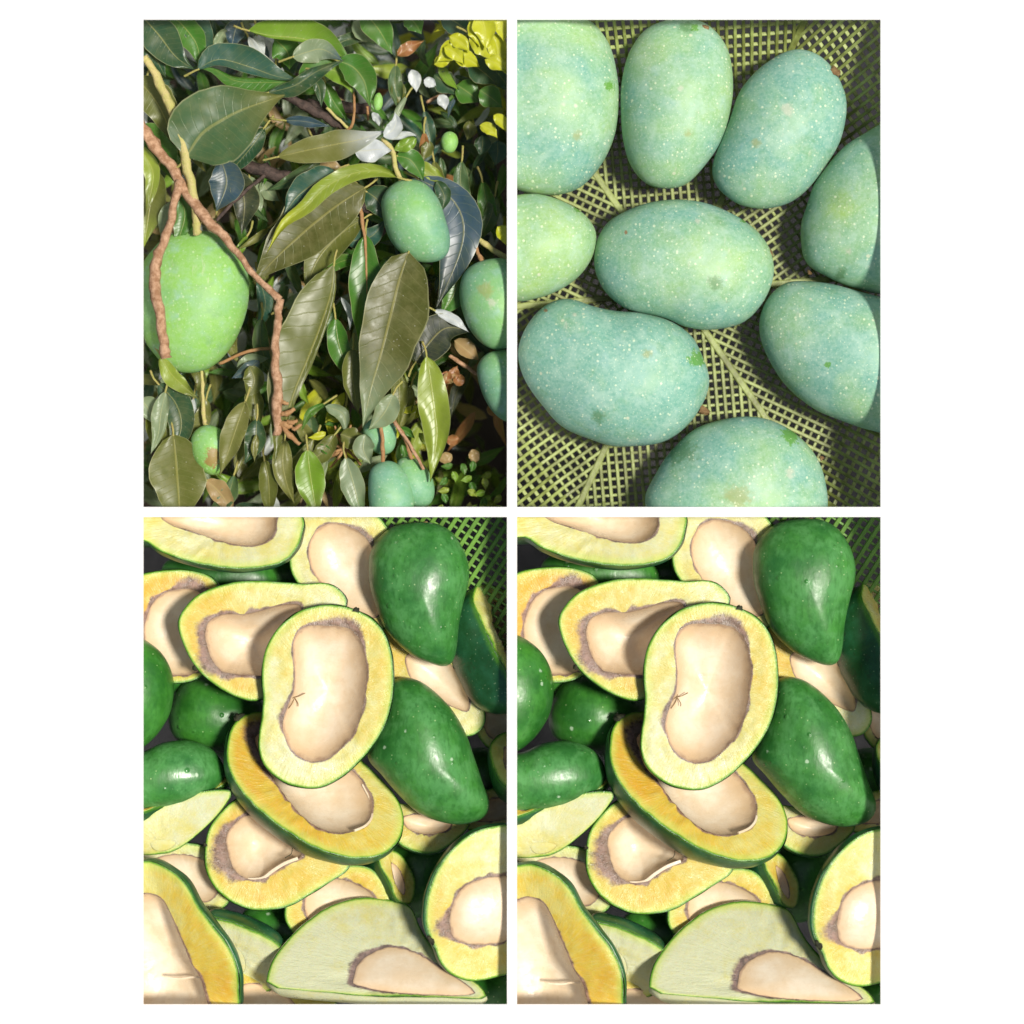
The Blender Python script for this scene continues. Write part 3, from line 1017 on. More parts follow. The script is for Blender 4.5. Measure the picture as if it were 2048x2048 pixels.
    # ---- mangoes added under the pile so its gaps read as dark shade
    for (x, y, rx, ry, z, a, t_) in ((560, 1650, 190, 130, -510, .3, 'added mango darkening the gap left of the big pale wedge'),
                                     (1090, 1400, 150, 190, -510, .5, 'added mango darkening the gap left of the purple ringed half'),
                                     (390, 860, 150, 120, -520, .2, 'added mango darkening the gap beside the nub of the tilted half'),
                                     (190, 640, 170, 110, -530, .1, 'added mango darkening the gap under the sideways half'),
                                     (560, 240, 170, 110, -520, 0, 'added mango darkening the gap between the two upper halves'),
                                     (300, 235, 230, 100, -400, 0.1, 'added mango darkening the gap at the upper left edge'),
                                     (940, 560, 120, 150, -520, 0.2, 'added mango darkening the gap under the pointed tip mango'),
                                     (1330, 620, 120, 190, -540, 0.3, 'added mango darkening the gap beside the half on its side'),
                                     (1330, 1060, 150, 150, -540, 0.3, 'added mango darkening the gap at the right edge below the middle'),
                                     (1380, 1900, 150, 110, -300, 0.1, 'added mango darkening the gap at the bottom right corner'),
                                     (180, 1430, 190, 110, -560, 0.1, 'added mango darkening the gap above the bottom left half'),
                                     (380, 1960, 190, 100, -420, 0.1, 'added mango darkening the gap at the bottom edge')):
        pts = []
        for q in range(14):
            th = 2 * math.pi * q / 14
            u, v_ = rx * math.cos(th), ry * math.sin(th) * (1 + .12 * math.cos(th))
            pts.append((x + u * math.cos(a) - v_ * math.sin(a), y + u * math.sin(a) + v_ * math.cos(a)))
        mango(P, pts, min(rx, ry) * .85, z, 'wet', lab(t_), 0.0, seed=x, group=GW)
    # ---- slices at left
    H_([(-80, 1120), (40, 1105), (160, 1070), (280, 1035), (340, 1040), (300, 1075), (180, 1110), (60, 1145), (-60, 1180)],
       [(10, 1140), (100, 1112), (200, 1082), (210, 1087), (110, 1118), (20, 1148)],
       -225, (10, 70), 60, lab('thin tan slice lying along the underside of the bluish green mango'), (0.75, 0, 0), (10, 0, 0, .5), 5, 14)
    H_([(-80, 1230), (0, 1180), (100, 1122), (220, 1087), (340, 1078), (352, 1100), (300, 1175), (230, 1245), (140, 1315), (60, 1338), (-60, 1330)],
       [(30, 1290), (80, 1278), (130, 1290), (100, 1318), (50, 1322)],
       -225, (10, -12), 120, lab('pale green slice with a bright rim at the left edge, pointing right'), (0.28, 100, 0.45), (3, 0, 0, .5), -3, 15, plain=True)
    # ---- middle layer
    H_([(-160, 60), (-120, -60), (100, -160), (400, -140), (570, -80), (632, 10), (630, 70), (612, 125), (570, 172), (490, 200), (360, 207), (200, 182), (80, 140), (5, 95), (-80, 100)],
       [(75, 0), (120, 35), (200, 60), (300, 95), (400, 115), (470, 110), (515, 75), (527, 30), (520, -20), (430, -80), (260, -100), (110, -60)],
       -110, (-8, 62), 170, lab('large pale half at the top left corner with its stone facing up'), (0.22, 180, 0.1), (5, 4, 20, 0.5), 70, 16)
    H_([(138, 430), (160, 370), (220, 310), (320, 270), (430, 255), (560, 262), (640, 268), (720, 265), (775, 290), (805, 335), (785, 378), (710, 405), (620, 430), (560, 500), (535, 590), (515, 690), (460, 728), (400, 725), (320, 690), (250, 640), (205, 590), (165, 520)],
       [(250, 440), (275, 405), (330, 388), (400, 388), (460, 375), (540, 352), (620, 350), (610, 400), (548, 480), (525, 560), (505, 622), (460, 630), (400, 628), (320, 615), (275, 570), (250, 500)],
       -118, (-6, 8), 180, lab('sideways half with a broad purple stain, left behind the central half'), (0.52, 165, 0.45), (12, 30, 160, 0.75), 90, 17, nub=(205, 600, 16))
    low = H_([(245, 1330), (255, 1250), (290, 1190), (350, 1130), (420, 1105), (560, 1140), (700, 1220), (810, 1320), (812, 1392), (750, 1440), (670, 1490), (590, 1535), (500, 1555), (420, 1550), (340, 1515), (285, 1465), (250, 1400)],
       [(330, 1270), (360, 1220), (410, 1185), (500, 1200), (600, 1280), (625, 1345), (565, 1370), (510, 1405), (470, 1432), (410, 1432), (365, 1400), (340, 1340)],
       -250, (-5, 14), 170, lab('yellow half with a thick purple stain, lowest of the three stacked halves'), (0.66, 190, 0.1), (12, 46, 165, 0.65), 75, 18, nub=(246, 1300, 14))
    mid_ = H_([(345, 850), (335, 930), (355, 1010), (410, 1090), (490, 1165), (580, 1230), (680, 1290), (790, 1330), (880, 1340), (960, 1325), (1010, 1280), (1030, 1220), (1020, 1160), (985, 1100), (930, 1040), (870, 985), (800, 920), (700, 850), (560, 790), (450, 775), (380, 800)],
       [(445, 880), (475, 960), (525, 1040), (585, 1120), (660, 1195), (750, 1238), (840, 1235), (895, 1195), (905, 1130), (870, 1060), (820, 1010), (720, 930), (600, 860), (500, 835)],
       -195, (-74, 122), 205, lab('tilted half with thick orange flesh, middle one of the three stacked halves'), (0.66, 160, 0.4), (7, 40, 215, 0.4), 58, 19, nub=(372, 800, 26))
    H_([(1318, 272), (1375, 275), (1450, 305), (1540, 380), (1580, 560), (1540, 720), (1480, 690), (1432, 600), (1380, 505), (1335, 405), (1305, 325)],
       [(1385, 345), (1430, 360), (1500, 430), (1535, 550), (1520, 640), (1470, 590), (1420, 490), (1385, 410)],
       -255, (-200, 140), 125, lab('half standing on its side at the right edge showing dark skin'), (0.35, 0, 0), (3, 6, -90, .5), 50, 20)
    H_([(1368, 930), (1385, 885), (1430, 860), (1520, 860), (1580, 960), (1545, 1060), (1460, 1070), (1400, 1025)],
       [(1430, 920), (1500, 910), (1530, 970), (1500, 1020), (1440, 1000)],
       -190, (-30, 120), 120, lab('small half with yellow flesh at the middle of the right edge'), (0.4, 0, 0), (4, 0, 0, .5), 40, 26)
    # ---- top layer
    top = H_([(470, 660), (472, 570), (500, 490), (550, 425), (620, 375), (700, 352), (790, 355), (870, 385), (930, 430), (970, 500), (988, 590), (990, 680), (975, 770), (945, 850), (900, 920), (840, 985), (770, 1040), (690, 1075), (600, 1068), (530, 1035), (480, 985), (458, 920), (460, 850), (470, 790), (474, 720)],
       [(597, 480), (640, 440), (720, 432), (800, 440), (850, 480), (875, 540), (886, 620), (875, 720), (850, 820), (810, 890), (740, 950), (680, 970), (620, 950), (575, 905), (555, 850), (555, 800), (575, 740), (595, 690), (600, 620), (592, 550)],
       -42, (3, 6), 185, lab('pale half with long cream hollow on top of the pile'), (0.36, -35, 0.25), (6, 30, -75, 0.4, 24, 152, 0.22), 80, 27, nub=(842, 372, 17))
    left = H_([(-200, 1500), (-100, 1390), (0, 1358), (60, 1362), (130, 1395), (185, 1450), (230, 1530), (290, 1610), (350, 1690), (380, 1770), (388, 1860), (380, 1950), (300, 2060), (100, 2110), (-100, 2020), (-200, 1800)],
       [(-100, 1550), (10, 1490), (70, 1500), (110, 1560), (140, 1630), (165, 1690), (190, 1750), (230, 1820), (250, 1890), (255, 1960), (150, 2040), (0, 2020), (-100, 1850), (-130, 1700)],
       -105, (52, -30), 170, lab('big half with deep yellow flesh at the bottom left corner'), (0.62, 30, 0.3), (6, 10, 30, 0.5), 85, 28)
    H_([(488, 1830), (510, 1760), (570, 1680), (650, 1610), (740, 1560), (850, 1535), (960, 1540), (1050, 1565), (1090, 1640), (1150, 1720), (1230, 1790), (1330, 1850), (1350, 1895), (1200, 1893), (1050, 1890), (900, 1888), (700, 1872), (560, 1862), (500, 1850)],
       [(832, 1835), (850, 1775), (900, 1735), (980, 1712), (1080, 1735), (1180, 1790), (1290, 1855), (1290, 1882), (1100, 1880), (950, 1868), (850, 1848)],
       -92, (0, 120), 160, lab('big pale greenish wedge lying across the bottom with cream stone piece'), (0.02, -60, 0.3), (5, 22, 190, 0.6), -8, 29, skinmat='flesh')
    H_([(1118, 1560), (1130, 1480), (1165, 1390), (1220, 1310), (1300, 1250), (1380, 1225), (1480, 1230), (1600, 1330), (1650, 1500), (1600, 1690), (1480, 1800), (1400, 1825), (1310, 1837), (1230, 1812), (1180, 1760), (1150, 1690), (1125, 1630)],
       [(1215, 1600), (1225, 1530), (1260, 1470), (1320, 1437), (1400, 1425), (1500, 1432), (1550, 1520), (1530, 1620), (1440, 1680), (1370, 1692), (1290, 1687), (1230, 1660)],
       -72, (-62, -8), 190, lab('half with smooth pale stone and purple ring at lower right'), (0.33, 150, 0.45), (12, 44, 165, 0.28), -30, 30, nub=(1140, 1665, 22))


    husk(P, low, 'husk_flap', [(415, 1436, -250), (470, 1432, -247), (512, 1402, -246), (560, 1372, -246), (612, 1352, -250)], 13, 6)
    husk(P, mid_, 'husk_flap', [(868, 1060, -262), (902, 1130, -240), (905, 1185, -200), (880, 1222, -160), (835, 1243, -118)], 10, 8)
    husk(P, low, 'fibre', [(560, 1350, -262), (585, 1335, -262), (590, 1310, -265)], 3, 3, 'nub')
    for pl_ in ([(566, 745, -48), (590, 720, -62), (615, 712, -80), (640, 700, -98)], [(575, 760, -52), (592, 735, -70), (600, 705, -78)], [(600, 720, -78), (612, 740, -92), (612, 752, -95)]):
        husk(P, top, 'fibre', pl_, 3.5, 3.5, 'scar')
    husk(P, left, 'husk_flap', [(100, 1825, -170), (150, 1828, -166), (190, 1822, -158), (235, 1822, -130)], 9, 7)


def husk(P, root, name, pts, w, h, mat='cavity'):
    o = tube(P, name, pts, None, mat, root, root.location.copy(), flat=(w, h), n=4)
    return o


# ================================================================== upper left: mango tree
LEAFCOL = dict(
    dark=(0.014, 0.062, 0.032), teal=(0.018, 0.085, 0.065), olive=(0.11, 0.125, 0.024), dusty=(0.16, 0.165, 0.04), brownish=(0.080, 0.085, 0.020),
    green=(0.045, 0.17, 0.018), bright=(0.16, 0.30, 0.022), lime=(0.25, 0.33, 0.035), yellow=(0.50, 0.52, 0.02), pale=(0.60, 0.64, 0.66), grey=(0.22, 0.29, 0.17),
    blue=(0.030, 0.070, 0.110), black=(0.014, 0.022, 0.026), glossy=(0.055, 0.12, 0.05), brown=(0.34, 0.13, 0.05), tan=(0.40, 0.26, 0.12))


def leaf_geo(P, pts, wl, wr, z0, z1, fold=0.25, wave=12.0, seed=0, col=(0.1, 0.1, 0.1), tipcol=None, blunt=0.8, loc=None, nl=18, arch=0.0):
    pl = spline([(x, y) for x, y in pts], 8, closed=False)
    # resample
    Ls = [0]
    for a, b in zip(pl, pl[1:]):
        Ls.append(Ls[-1] + math.hypot(b[0] - a[0], b[1] - a[1]))
    mid = []
    j = 0
    for i in range(nl + 1):
        s = Ls[-1] * i / nl
        while j < len(Ls) - 2 and Ls[j + 1] < s:
            j += 1
        u = (s - Ls[j]) / max(1e-6, Ls[j + 1] - Ls[j])
        mid.append((pl[j][0] + (pl[j + 1][0] - pl[j][0]) * u, pl[j][1] + (pl[j + 1][1] - pl[j][1]) * u))
    verts, uvs, cols, faces = [], [], [], []
    NC = 8
    for i, (x, y) in enumerate(mid):
        v = i / nl
        a = mid[max(0, i - 1)]
        b = mid[min(nl, i + 1)]
        dx, dy = b[0] - a[0], b[1] - a[1]
        l = math.hypot(dx, dy) or 1
        nx, ny = dy / l, -dx / l           # left of travel on the picture (y down)
        sv = math.sin(math.pi * min(1, max(0, v)) ** blunt)
        prof = max(0.012, max(0, sv) ** (0.75 if v ** blunt < 0.5 else 1.2))
        z = z0 + (z1 - z0) * v + arch * math.sin(math.pi * v)
        for q in range(NC + 1):
            u = q / NC * 2 - 1
            w = (wl if u < 0 else wr) * prof
            wob = 1 + 0.13 * noise.noise(Vector((v * 7, seed * 2.2 + (1 if u < 0 else 5), 0.5)))
            off = -u * w * wob
            zz = z + abs(u) ** 1.4 * w * fold + wave * u * u * noise.noise(Vector((v * 4.5, u * 1.2, seed * 1.7))) * 2
            p = P.W(x + nx * off, y + ny * off, min(zz, -12))
            if loc is not None:
                p = p - loc
            verts.append(tuple(p))
            uvs.append((q / NC, v))
            cc = col
            if tipcol is not None:
                t = max(0, min(1, (v - 0.55) / 0.4))
                cc = tuple(col[k] + (tipcol[k] - col[k]) * t for k in range(3))
            cols.append(cc)
    for i in range(nl):
        for q in range(NC):
            a = i * (NC + 1) + q
            faces.append((a, a + 1, a + NC + 2, a + NC + 1))
    return verts, faces, uvs, cols


def panel_one():
    P = P1
    rng = random.Random(11)
    tree = add('mango_tree', label='leafy mango tree with brown twigs and long dusty leaves', cat='tree', loc=P.W(700, 900, -400))
    L = tree.location.copy()

    def leaf(pts, wl, wr, col, z0, z1=None, dust=0.3, tip=None, **kw):
        z1 = z0 if z1 is None else z1
        v, f, uv, c = leaf_geo(P, pts, wl, wr, z0, z1, seed=rng.uniform(0, 90), col=LEAFCOL[col], tipcol=LEAFCOL[tip] if tip else None, loc=L, **kw)
        o = mesh_obj('leaf', v, f, M['leaf'], tree, P, L, uvs=uv, cols=c, recalc=False)
        if o:
            o['dust'] = float(dust)
            (x0, y0), (x1, y1) = pts[0], pts[1]
            ln_ = math.hypot(pts[-1][0] - x0, pts[-1][1] - y0)
            if ln_ > 140 and z0 > -300:
                dl = math.hypot(x1 - x0, y1 - y0) or 1
                dx, dy = (x0 - x1) / dl, (y0 - y1) / dl
                bnd = rng.uniform(-.5, .5)
                tube(P, 'petiole', [(x0 - dx * 8, y0 - dy * 8, z0 - 2), (x0 + dx * 26, y0 + dy * 26, z0 - 8), (x0 + dx * 58 - dy * 22 * bnd, y0 + dy * 58 + dx * 22 * bnd, z0 - 26)], [4.5, 4, 5.5], 'petiole', o, L, sides=6, n=4)
        return o

    def branch(pts, radii, mat, **kw):
        return tube(P, 'branch', pts, radii, mat, tree, L, seed=rng.uniform(0, 50), **kw)

    # ---- soil and background
    mesh_obj('soil', [px(100, -100, -893), px(1018, -100, -893), px(1018, 1018, -893), px(100, 1018, -893)], [(0, 1, 2, 3)], M['soil'], kind='structure', smooth=False)

    # ---- deep foliage, one mass nobody could count
    V, F, U, C = [], [], [], []

    def region_color(x, y):
        r = rng.random()
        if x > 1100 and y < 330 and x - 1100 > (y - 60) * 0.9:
            return rng.choice(['yellow', 'yellow', 'lime', 'lime', 'bright', 'pale'])  # bright sky gaps painted in as yellow and pale leaves
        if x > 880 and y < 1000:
            return rng.choice(['dark', 'blue', 'blue', 'teal', 'green', 'glossy', 'green', 'grey'] if r < 0.88 else ['pale', 'lime', 'brown', 'yellow', 'lime', 'bright'])  # bluish background haze painted in through the leaf colours
        if x > 1130 and y > 1380:
            return rng.choice(['brownish', 'brown', 'tan', 'brownish', 'black'] if y < 1720 else ['green', 'bright', 'lime', 'brownish'])
        if x > 700 and y > 1450:
            return rng.choice(['bright', 'lime', 'green', 'yellow', 'olive', 'grey'])
        if y < 300:
            return rng.choice(['dark', 'teal', 'glossy', 'blue', 'green', 'grey', 'pale'])
        return rng.choice(['olive', 'dusty', 'green', 'olive', 'grey', 'grey', 'dark', 'teal', 'tan', 'green', 'glossy', 'bright', 'glossy', 'dusty', 'pale'])

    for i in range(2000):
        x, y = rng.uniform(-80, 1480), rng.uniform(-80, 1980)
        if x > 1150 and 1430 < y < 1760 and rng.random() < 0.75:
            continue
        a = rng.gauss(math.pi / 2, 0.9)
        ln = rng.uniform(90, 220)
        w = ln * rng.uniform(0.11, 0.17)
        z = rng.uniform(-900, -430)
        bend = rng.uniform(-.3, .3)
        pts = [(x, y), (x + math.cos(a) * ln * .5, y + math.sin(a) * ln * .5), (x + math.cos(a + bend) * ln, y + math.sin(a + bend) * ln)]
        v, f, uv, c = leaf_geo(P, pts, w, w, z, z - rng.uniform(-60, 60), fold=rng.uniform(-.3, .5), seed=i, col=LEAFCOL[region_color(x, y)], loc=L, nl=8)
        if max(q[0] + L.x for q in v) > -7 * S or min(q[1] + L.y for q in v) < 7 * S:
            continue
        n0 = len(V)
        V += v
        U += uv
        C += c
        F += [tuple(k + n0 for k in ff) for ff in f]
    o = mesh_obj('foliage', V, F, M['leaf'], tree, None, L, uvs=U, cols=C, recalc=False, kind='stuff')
    o['dust'] = 0.3

    # ---- middle leaves, one object each
    cnt = 0
    while cnt < 190:
        x, y = rng.uniform(-60, 1460), rng.uniform(-60, 1960)
        if x > 1180 and 1430 < y < 1720 and rng.random() < 0.85:
            continue
        a = rng.gauss(math.pi / 2, 0.75)
        right = x > 900 and y < 1000
        ln = rng.uniform(90, 170) if right else rng.uniform(120, 240)
        w = ln * rng.uniform(0.085, 0.14)
        z = rng.uniform(-470, -230)
        bend = rng.uniform(-.45, .45)
        pts = [(x, y), (x + math.cos(a) * ln * .5, y + math.sin(a) * ln * .5), (x + math.cos(a + bend) * ln, y + math.sin(a + bend) * ln)]
        leaf(pts, w, w * rng.uniform(.8, 1.1), region_color(x, y), z, z + rng.uniform(-90, 60), dust=rng.uniform(.1, .7), fold=rng.uniform(-.25, .55), nl=12, arch=rng.uniform(-20, 40))
        cnt += 1

    for (x, y, a, ln, w, c, z) in ((330, 1120, 1.5, 260, 34, 'dusty', -230), (470, 1180, 1.8, 240, 32, 'glossy', -240), (430, 1430, 1.3, 220, 34, 'olive', -235), (560, 1660, 1.7, 260, 40, 'dusty', -200),
                                   (480, 1740, 1.4, 240, 36, 'olive', -215), (360, 1800, 1.9, 220, 36, 'glossy', -220), (20, 1560, 1.2, 260, 44, 'olive', -210), (760, 1180, 1.6, 280, 42, 'green', -215),
                                   (1010, 1380, 1.5, 240, 34, 'olive', -235), (1060, 1450, 1.9, 200, 28, 'dusty', -245), (700, 560, 2.4, 240, 34, 'glossy', -230), (480, 430, 2.2, 260, 40, 'dark', -215),
                                   (300, 880, 1.3, 220, 38, 'dark', -235), (1150, 560, 1.5, 200, 30, 'olive', -270), (1260, 560, 1.8, 230, 34, 'glossy', -265), (1340, 640, 1.4, 240, 34, 'green', -260),
                                   (1000, 180, 1.7, 200, 30, 'glossy', -270), (1110, 360, 1.3, 190, 28, 'teal', -275), (1390, 700, 1.7, 200, 32, 'glossy', -255), (720, 250, 1.2, 180, 30, 'green', -250),
                                   (580, 1250, 1.9, 200, 34, 'grey', -250), (1190, 880, 1.4, 240, 40, 'green', -230), (1340, 1000, 1.9, 220, 36, 'glossy', -250), (250, 1500, 1.7, 240, 38, 'dusty', -225)):
        a += rng.uniform(-.15, .15)
        b2 = rng.uniform(-.35, .35)
        leaf([(x, y), (x + math.cos(a) * ln * .35, y + math.sin(a) * ln * .35), (x + math.cos(a + b2 * .6) * ln * .7, y + math.sin(a + b2 * .6) * ln * .7), (x + math.cos(a + b2) * ln, y + math.sin(a + b2) * ln)],
             w, w * rng.uniform(.8, 1.15), c, z, z - rng.uniform(0, 60), dust=rng.uniform(.1, .6), fold=rng.uniform(.05, .5), arch=rng.uniform(0, 30), wave=16)

    # ---- branches
    branch([(5, 150, -90), (60, 240, -85), (115, 360, -75), (150, 480, -70), (180, 600, -70), (205, 720, -75), (213, 800, -85), (213, 850, -110)], [13, 17, 18, 19, 18, 17, 15], 'greenbark')
    branch([(-30, 400, -95), (60, 515, -92), (140, 630, -90), (210, 740, -70), (290, 830, -60), (370, 925, -55), (440, 1010, -55), (540, 1110, -55)], [23, 22, 20, 20, 23, 16, 13, 12, 15], 'bark')
    branch([(540, 1105, -55), (530, 1180, -55), (524, 1300, -55), (528, 1430, -55), (530, 1560, -60), (530, 1645, -65)], [16, 15, 15, 19, 18, 16], 'bark')
    for (x, y, x2, y2, r) in ((545, 1560, 600, 1540, 9), (535, 1590, 590, 1610, 10), (540, 1500, 575, 1520, 7), (545, 1600, 620, 1680, 9), (570, 1590, 610, 1585, 8), (590, 1620, 625, 1600, 7)):
        branch([(x, y, -60), ((x + x2) / 2, (y + y2) / 2 + 6, -55), (x2, y2, -58)], [r, r * 1.2, r * .7], 'twig', lump=0.4)
    branch([(150, 640, -70), (115, 770, -45), (80, 890, -32), (45, 1000, -30), (58, 1120, -30), (78, 1240, -34), (95, 1340, -40)], [15, 16, 17, 22, 22, 17, 20], 'bark', lump=0.3)
    branch([(550, 295, -210), (650, 350, -205), (740, 400, -200), (800, 430, -205)], [14, 18, 18, 12], 'darkbark')
    branch([(380, 570, -270), (480, 600, -265), (600, 645, -260), (760, 715, -200), (870, 742, -190), (960, 748, -210)], [22, 26, 28, 22, 20, 18], 'darkbark')
    branch([(290, 800, -250), (370, 710, -250), (440, 650, -250), (500, 600, -255)], [6, 8, 8, 7], 'darkbark')
    branch([(832, 290, -140), (835, 360, -150), (825, 420, -170), (800, 440, -190)], [5, 5, 6, 6], 'twig')
    branch([(885, 345, -150), (890, 400, -170)], [5, 5], 'twig')
    branch([(725, 350, -160), (770, 395, -165), (810, 430, -170)], [6, 6, 6], 'greenbark')
    branch([(945, 470, -90), (985, 520, -90), (998, 590, -100), (1022, 640, -130)], [8, 10, 9, 9], 'greenbark')
    branch([(858, 750, -170), (872, 830, -165), (880, 930, -170), (885, 1100, -175)], [9, 7, 5, 4], 'twig')
    branch([(1300, 850, -180), (1370, 900, -170), (1460, 960, -165)], [9, 11, 11], 'greenbark')
    branch([(1310, 880, -180), (1325, 930, -170), (1345, 965, -150)], [8, 8, 9], 'twig')
    branch([(300, 1362, -230), (420, 1312, -230), (550, 1298, -230), (660, 1302, -235)], [6, 7, 6, 5], 'twig')
    branch([(630, 980, -200), (680, 1040, -200), (730, 1085, -205)], [9, 9, 8], 'darkbark')
    branch([(232, 1390, -190), (236, 1480, -190), (240, 1580, -190), (250, 1610, -210)], [6, 7, 8, 8], 'greenbark')
    branch([(940, 1610, -120), (946, 1680, -118), (948, 1755, -125)], [7, 8, 8], 'twig')
    branch([(978, 1560, -130), (1030, 1650, -125), (1062, 1740, -120)], [7, 8, 8], 'twig')
    branch([(990, 1590, -120), (1060, 1690, -110), (1110, 1780, -105)], [6, 7, 6], 'bark')
    branch([(560, 1800, -300), (680, 1750, -290), (790, 1695, -280), (870, 1600, -270)], [9, 10, 12, 6], 'twig')
    for a in range(9):
        th = a * 0.7
        branch([(795, 1695, -275), (795 + 50 * math.cos(th), 1695 + 50 * math.sin(th), -260), (795 + 95 * math.cos(th + .1), 1695 + 95 * math.sin(th + .1), -265)], [7, 5, 4], 'twig')
    branch([(1210, 1330, -280), (1270, 1370, -280), (1350, 1420, -285)], [7, 8, 8], 'bark')
    branch([(640, 340, -330), (760, 345, -330), (900, 350, -335)], [20, 24, 20], 'darkbark')
    branch([(1120, 330, -330), (1200, 290, -330), (1300, 260, -335)], [6, 7, 6], 'bark')

    # ---- traced leaves, back to front
    lf = leaf
    # top left cluster
    lf([(-30, -40), (60, 60), (130, 150), (205, 200)], 70, 75, 'dark', -170, fold=.3)
    lf([(90, -40), (170, 40), (215, 110), (225, 200)], 55, 60, 'green', -185, fold=.2)
    lf([(150, -60), (215, 30), (250, 110), (262, 180)], 50, 60, 'teal', -200)
    lf([(-20, 60), (40, 140), (90, 230)], 50, 45, 'dark', -195)
    lf([(-30, 230), (40, 310), (90, 400), (120, 500)], 75, 60, 'olive', -180, dust=.2)
    lf([(-20, 420), (70, 520), (120, 640)], 70, 60, 'green', -200)
    lf([(-40, 480), (20, 560), (40, 630), (10, 780)], 30, 35, 'lime', -150, tip='olive')
    lf([(60, 600), (30, 720), (5, 900)], 60, 70, 'olive', -170, tip='lime')
    lf([(145, 700), (165, 780), (130, 900)], 40, 45, 'green', -150)
    lf([(120, 720), (85, 790), (70, 860)], 32, 28, 'grey', -140, dust=.6)
    lf([(330, 40), (300, 80), (280, 130)], 20, 20, 'grey', -260)
    lf([(380, 0), (360, 60), (350, 120)], 40, 40, 'blue', -270)
    lf([(450, 60), (455, 130), (440, 200)], 28, 28, 'pale', -265)
    lf([(520, 80), (570, 130), (580, 200)], 60, 60, 'green', -230)
    lf([(400, 260), (440, 310), (445, 360)], 30, 28, 'pale', -230)
    lf([(310, 560), (330, 650), (290, 760)], 70, 70, 'blue', -240)
    lf([(370, 600), (400, 720), (390, 850)], 60, 50, 'black', -260, dust=.5)
    lf([(420, 620), (440, 700), (460, 800)], 35, 35, 'grey', -290)
    lf([(470, 640), (500, 690), (540, 720)], 30, 30, 'grey', -290)
    # top leaves
    lf([(610, 250), (500, 250), (370, 245), (280, 200), (205, 190)], 40, 18, 'green', -150, dust=.4)
    lf([(215, 200), (300, 160), (420, 190), (520, 225), (620, 245)], 75, 28, 'teal', -140, fold=.2, wave=9)
    lf([(415, 45), (500, 66), (620, 78), (720, 105), (840, 190)], 88, 12, 'bright', -110, fold=.35, tip='green')
    lf([(630, 255), (660, 215), (720, 180), (790, 160)], 55, 25, 'green', -135)
    lf([(590, 150), (650, 130), (710, 120), (790, 165)], 45, 50, 'grey', -85, fold=-.3, tip='blue')  # bluish sheen painted in as grey leaf colour and blue tip
    lf([(490, 292), (600, 262), (690, 205), (800, 160)], 26, 42, 'dark', -75, dust=.6)
    lf([(770, 165), (830, 190), (875, 250), (895, 345)], 60, 60, 'green', -90, fold=.3, tip='green', wave=10)
    lf([(690, 200), (760, 205), (810, 250), (830, 300)], 25, 40, 'bright', -115)
    lf([(640, 230), (690, 260), (705, 350)], 28, 20, 'dark', -160)
    lf([(860, -40), (930, 40), (985, 140)], 60, 55, 'green', -170)
    lf([(830, 10), (880, 60), (930, 85)], 40, 35, 'grey', -240)
    lf([(1005, 145), (1050, 115), (1110, 85)], 28, 26, 'brown', -230, dust=.2)
    # big glossy left leaf
    lf([(170, 545), (230, 455), (310, 400), (400, 355), (560, 300)], 150, 170, 'glossy', -62, fold=.24, wave=16, dust=.45, tip='dusty', blunt=.62)
    # leaf under m1
    lf([(70, 1330), (110, 1400), (160, 1450), (222, 1505)], 28, 40, 'lime', -140, tip='olive')
    # horizontal dusty leaf
    lf([(530, 545), (640, 520), (760, 495), (860, 475), (960, 440)], 55, 62, 'dusty', -80, fold=.3, dust=.6, tip='pale', blunt=.95)
    lf([(835, 520), (880, 520), (930, 515), (985, 520)], 45, 50, 'pale', -72, fold=-.2)  # sunlit brightness of these pale leaves is put into their colour
    lf([(950, 465), (985, 440), (1000, 405), (995, 368)], 30, 34, 'pale', -60, fold=.3)
    lf([(955, 468), (1010, 462), (1050, 455), (1090, 462)], 16, 14, 'pale', -62)
    lf([(905, 370), (925, 395), (935, 425)], 16, 16, 'pale', -90)
    lf([(560, 400), (640, 405), (740, 425)], 22, 22, 'blue', -190)
    lf([(1080, 470), (1030, 500), (985, 520)], 30, 30, 'bright', -120)
    lf([(1000, 540), (1060, 560), (1110, 640)], 45, 40, 'green', -140)
    lf([(1070, 565), (1140, 610), (1210, 660)], 30, 26, 'lime', -165)
    # folded yellow rim leaf and dark back
    lf([(760, 600), (690, 640), (610, 700), (555, 775)], 75, 62, 'teal', -120, fold=.1)
    lf([(1005, 625), (930, 600), (830, 610), (720, 665), (640, 745), (550, 815), (485, 935)], 36, 36, 'lime', -85, fold=.4, dust=.1, tip='yellow')
    # big dusty brown leaf
    lf([(880, 665), (770, 735), (650, 830), (540, 930), (430, 1045)], 105, 125, 'brownish', -150, fold=.18, dust=.8)
    lf([(870, 790), (780, 850), (690, 950), (640, 1085)], 60, 70, 'olive', -185, dust=.5)
    lf([(880, 680), (930, 720), (960, 800)], 60, 55, 'dark', -175)
    lf([(800, 880), (900, 860), (960, 790)], 40, 40, 'teal', -195)
    lf([(880, 850), (880, 980), (885, 1100), (870, 1260), (850, 1340)], 62, 70, 'green', -170, dust=.1)
    # right dark leaf behind the fruit
    lf([(1085, 630), (1210, 700), (1265, 800), (1250, 930), (1160, 1140)], 70, 100, 'blue', -165, fold=.15, wave=12, dust=.1, tip='black')  # dark blue sheen painted in as the leaf colour
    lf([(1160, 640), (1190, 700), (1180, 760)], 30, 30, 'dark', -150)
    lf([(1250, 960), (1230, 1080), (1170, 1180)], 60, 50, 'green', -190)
    lf([(1075, 1360), (1130, 1280), (1200, 1220), (1300, 1235)], 80, 75, 'black', -160, dust=.3)
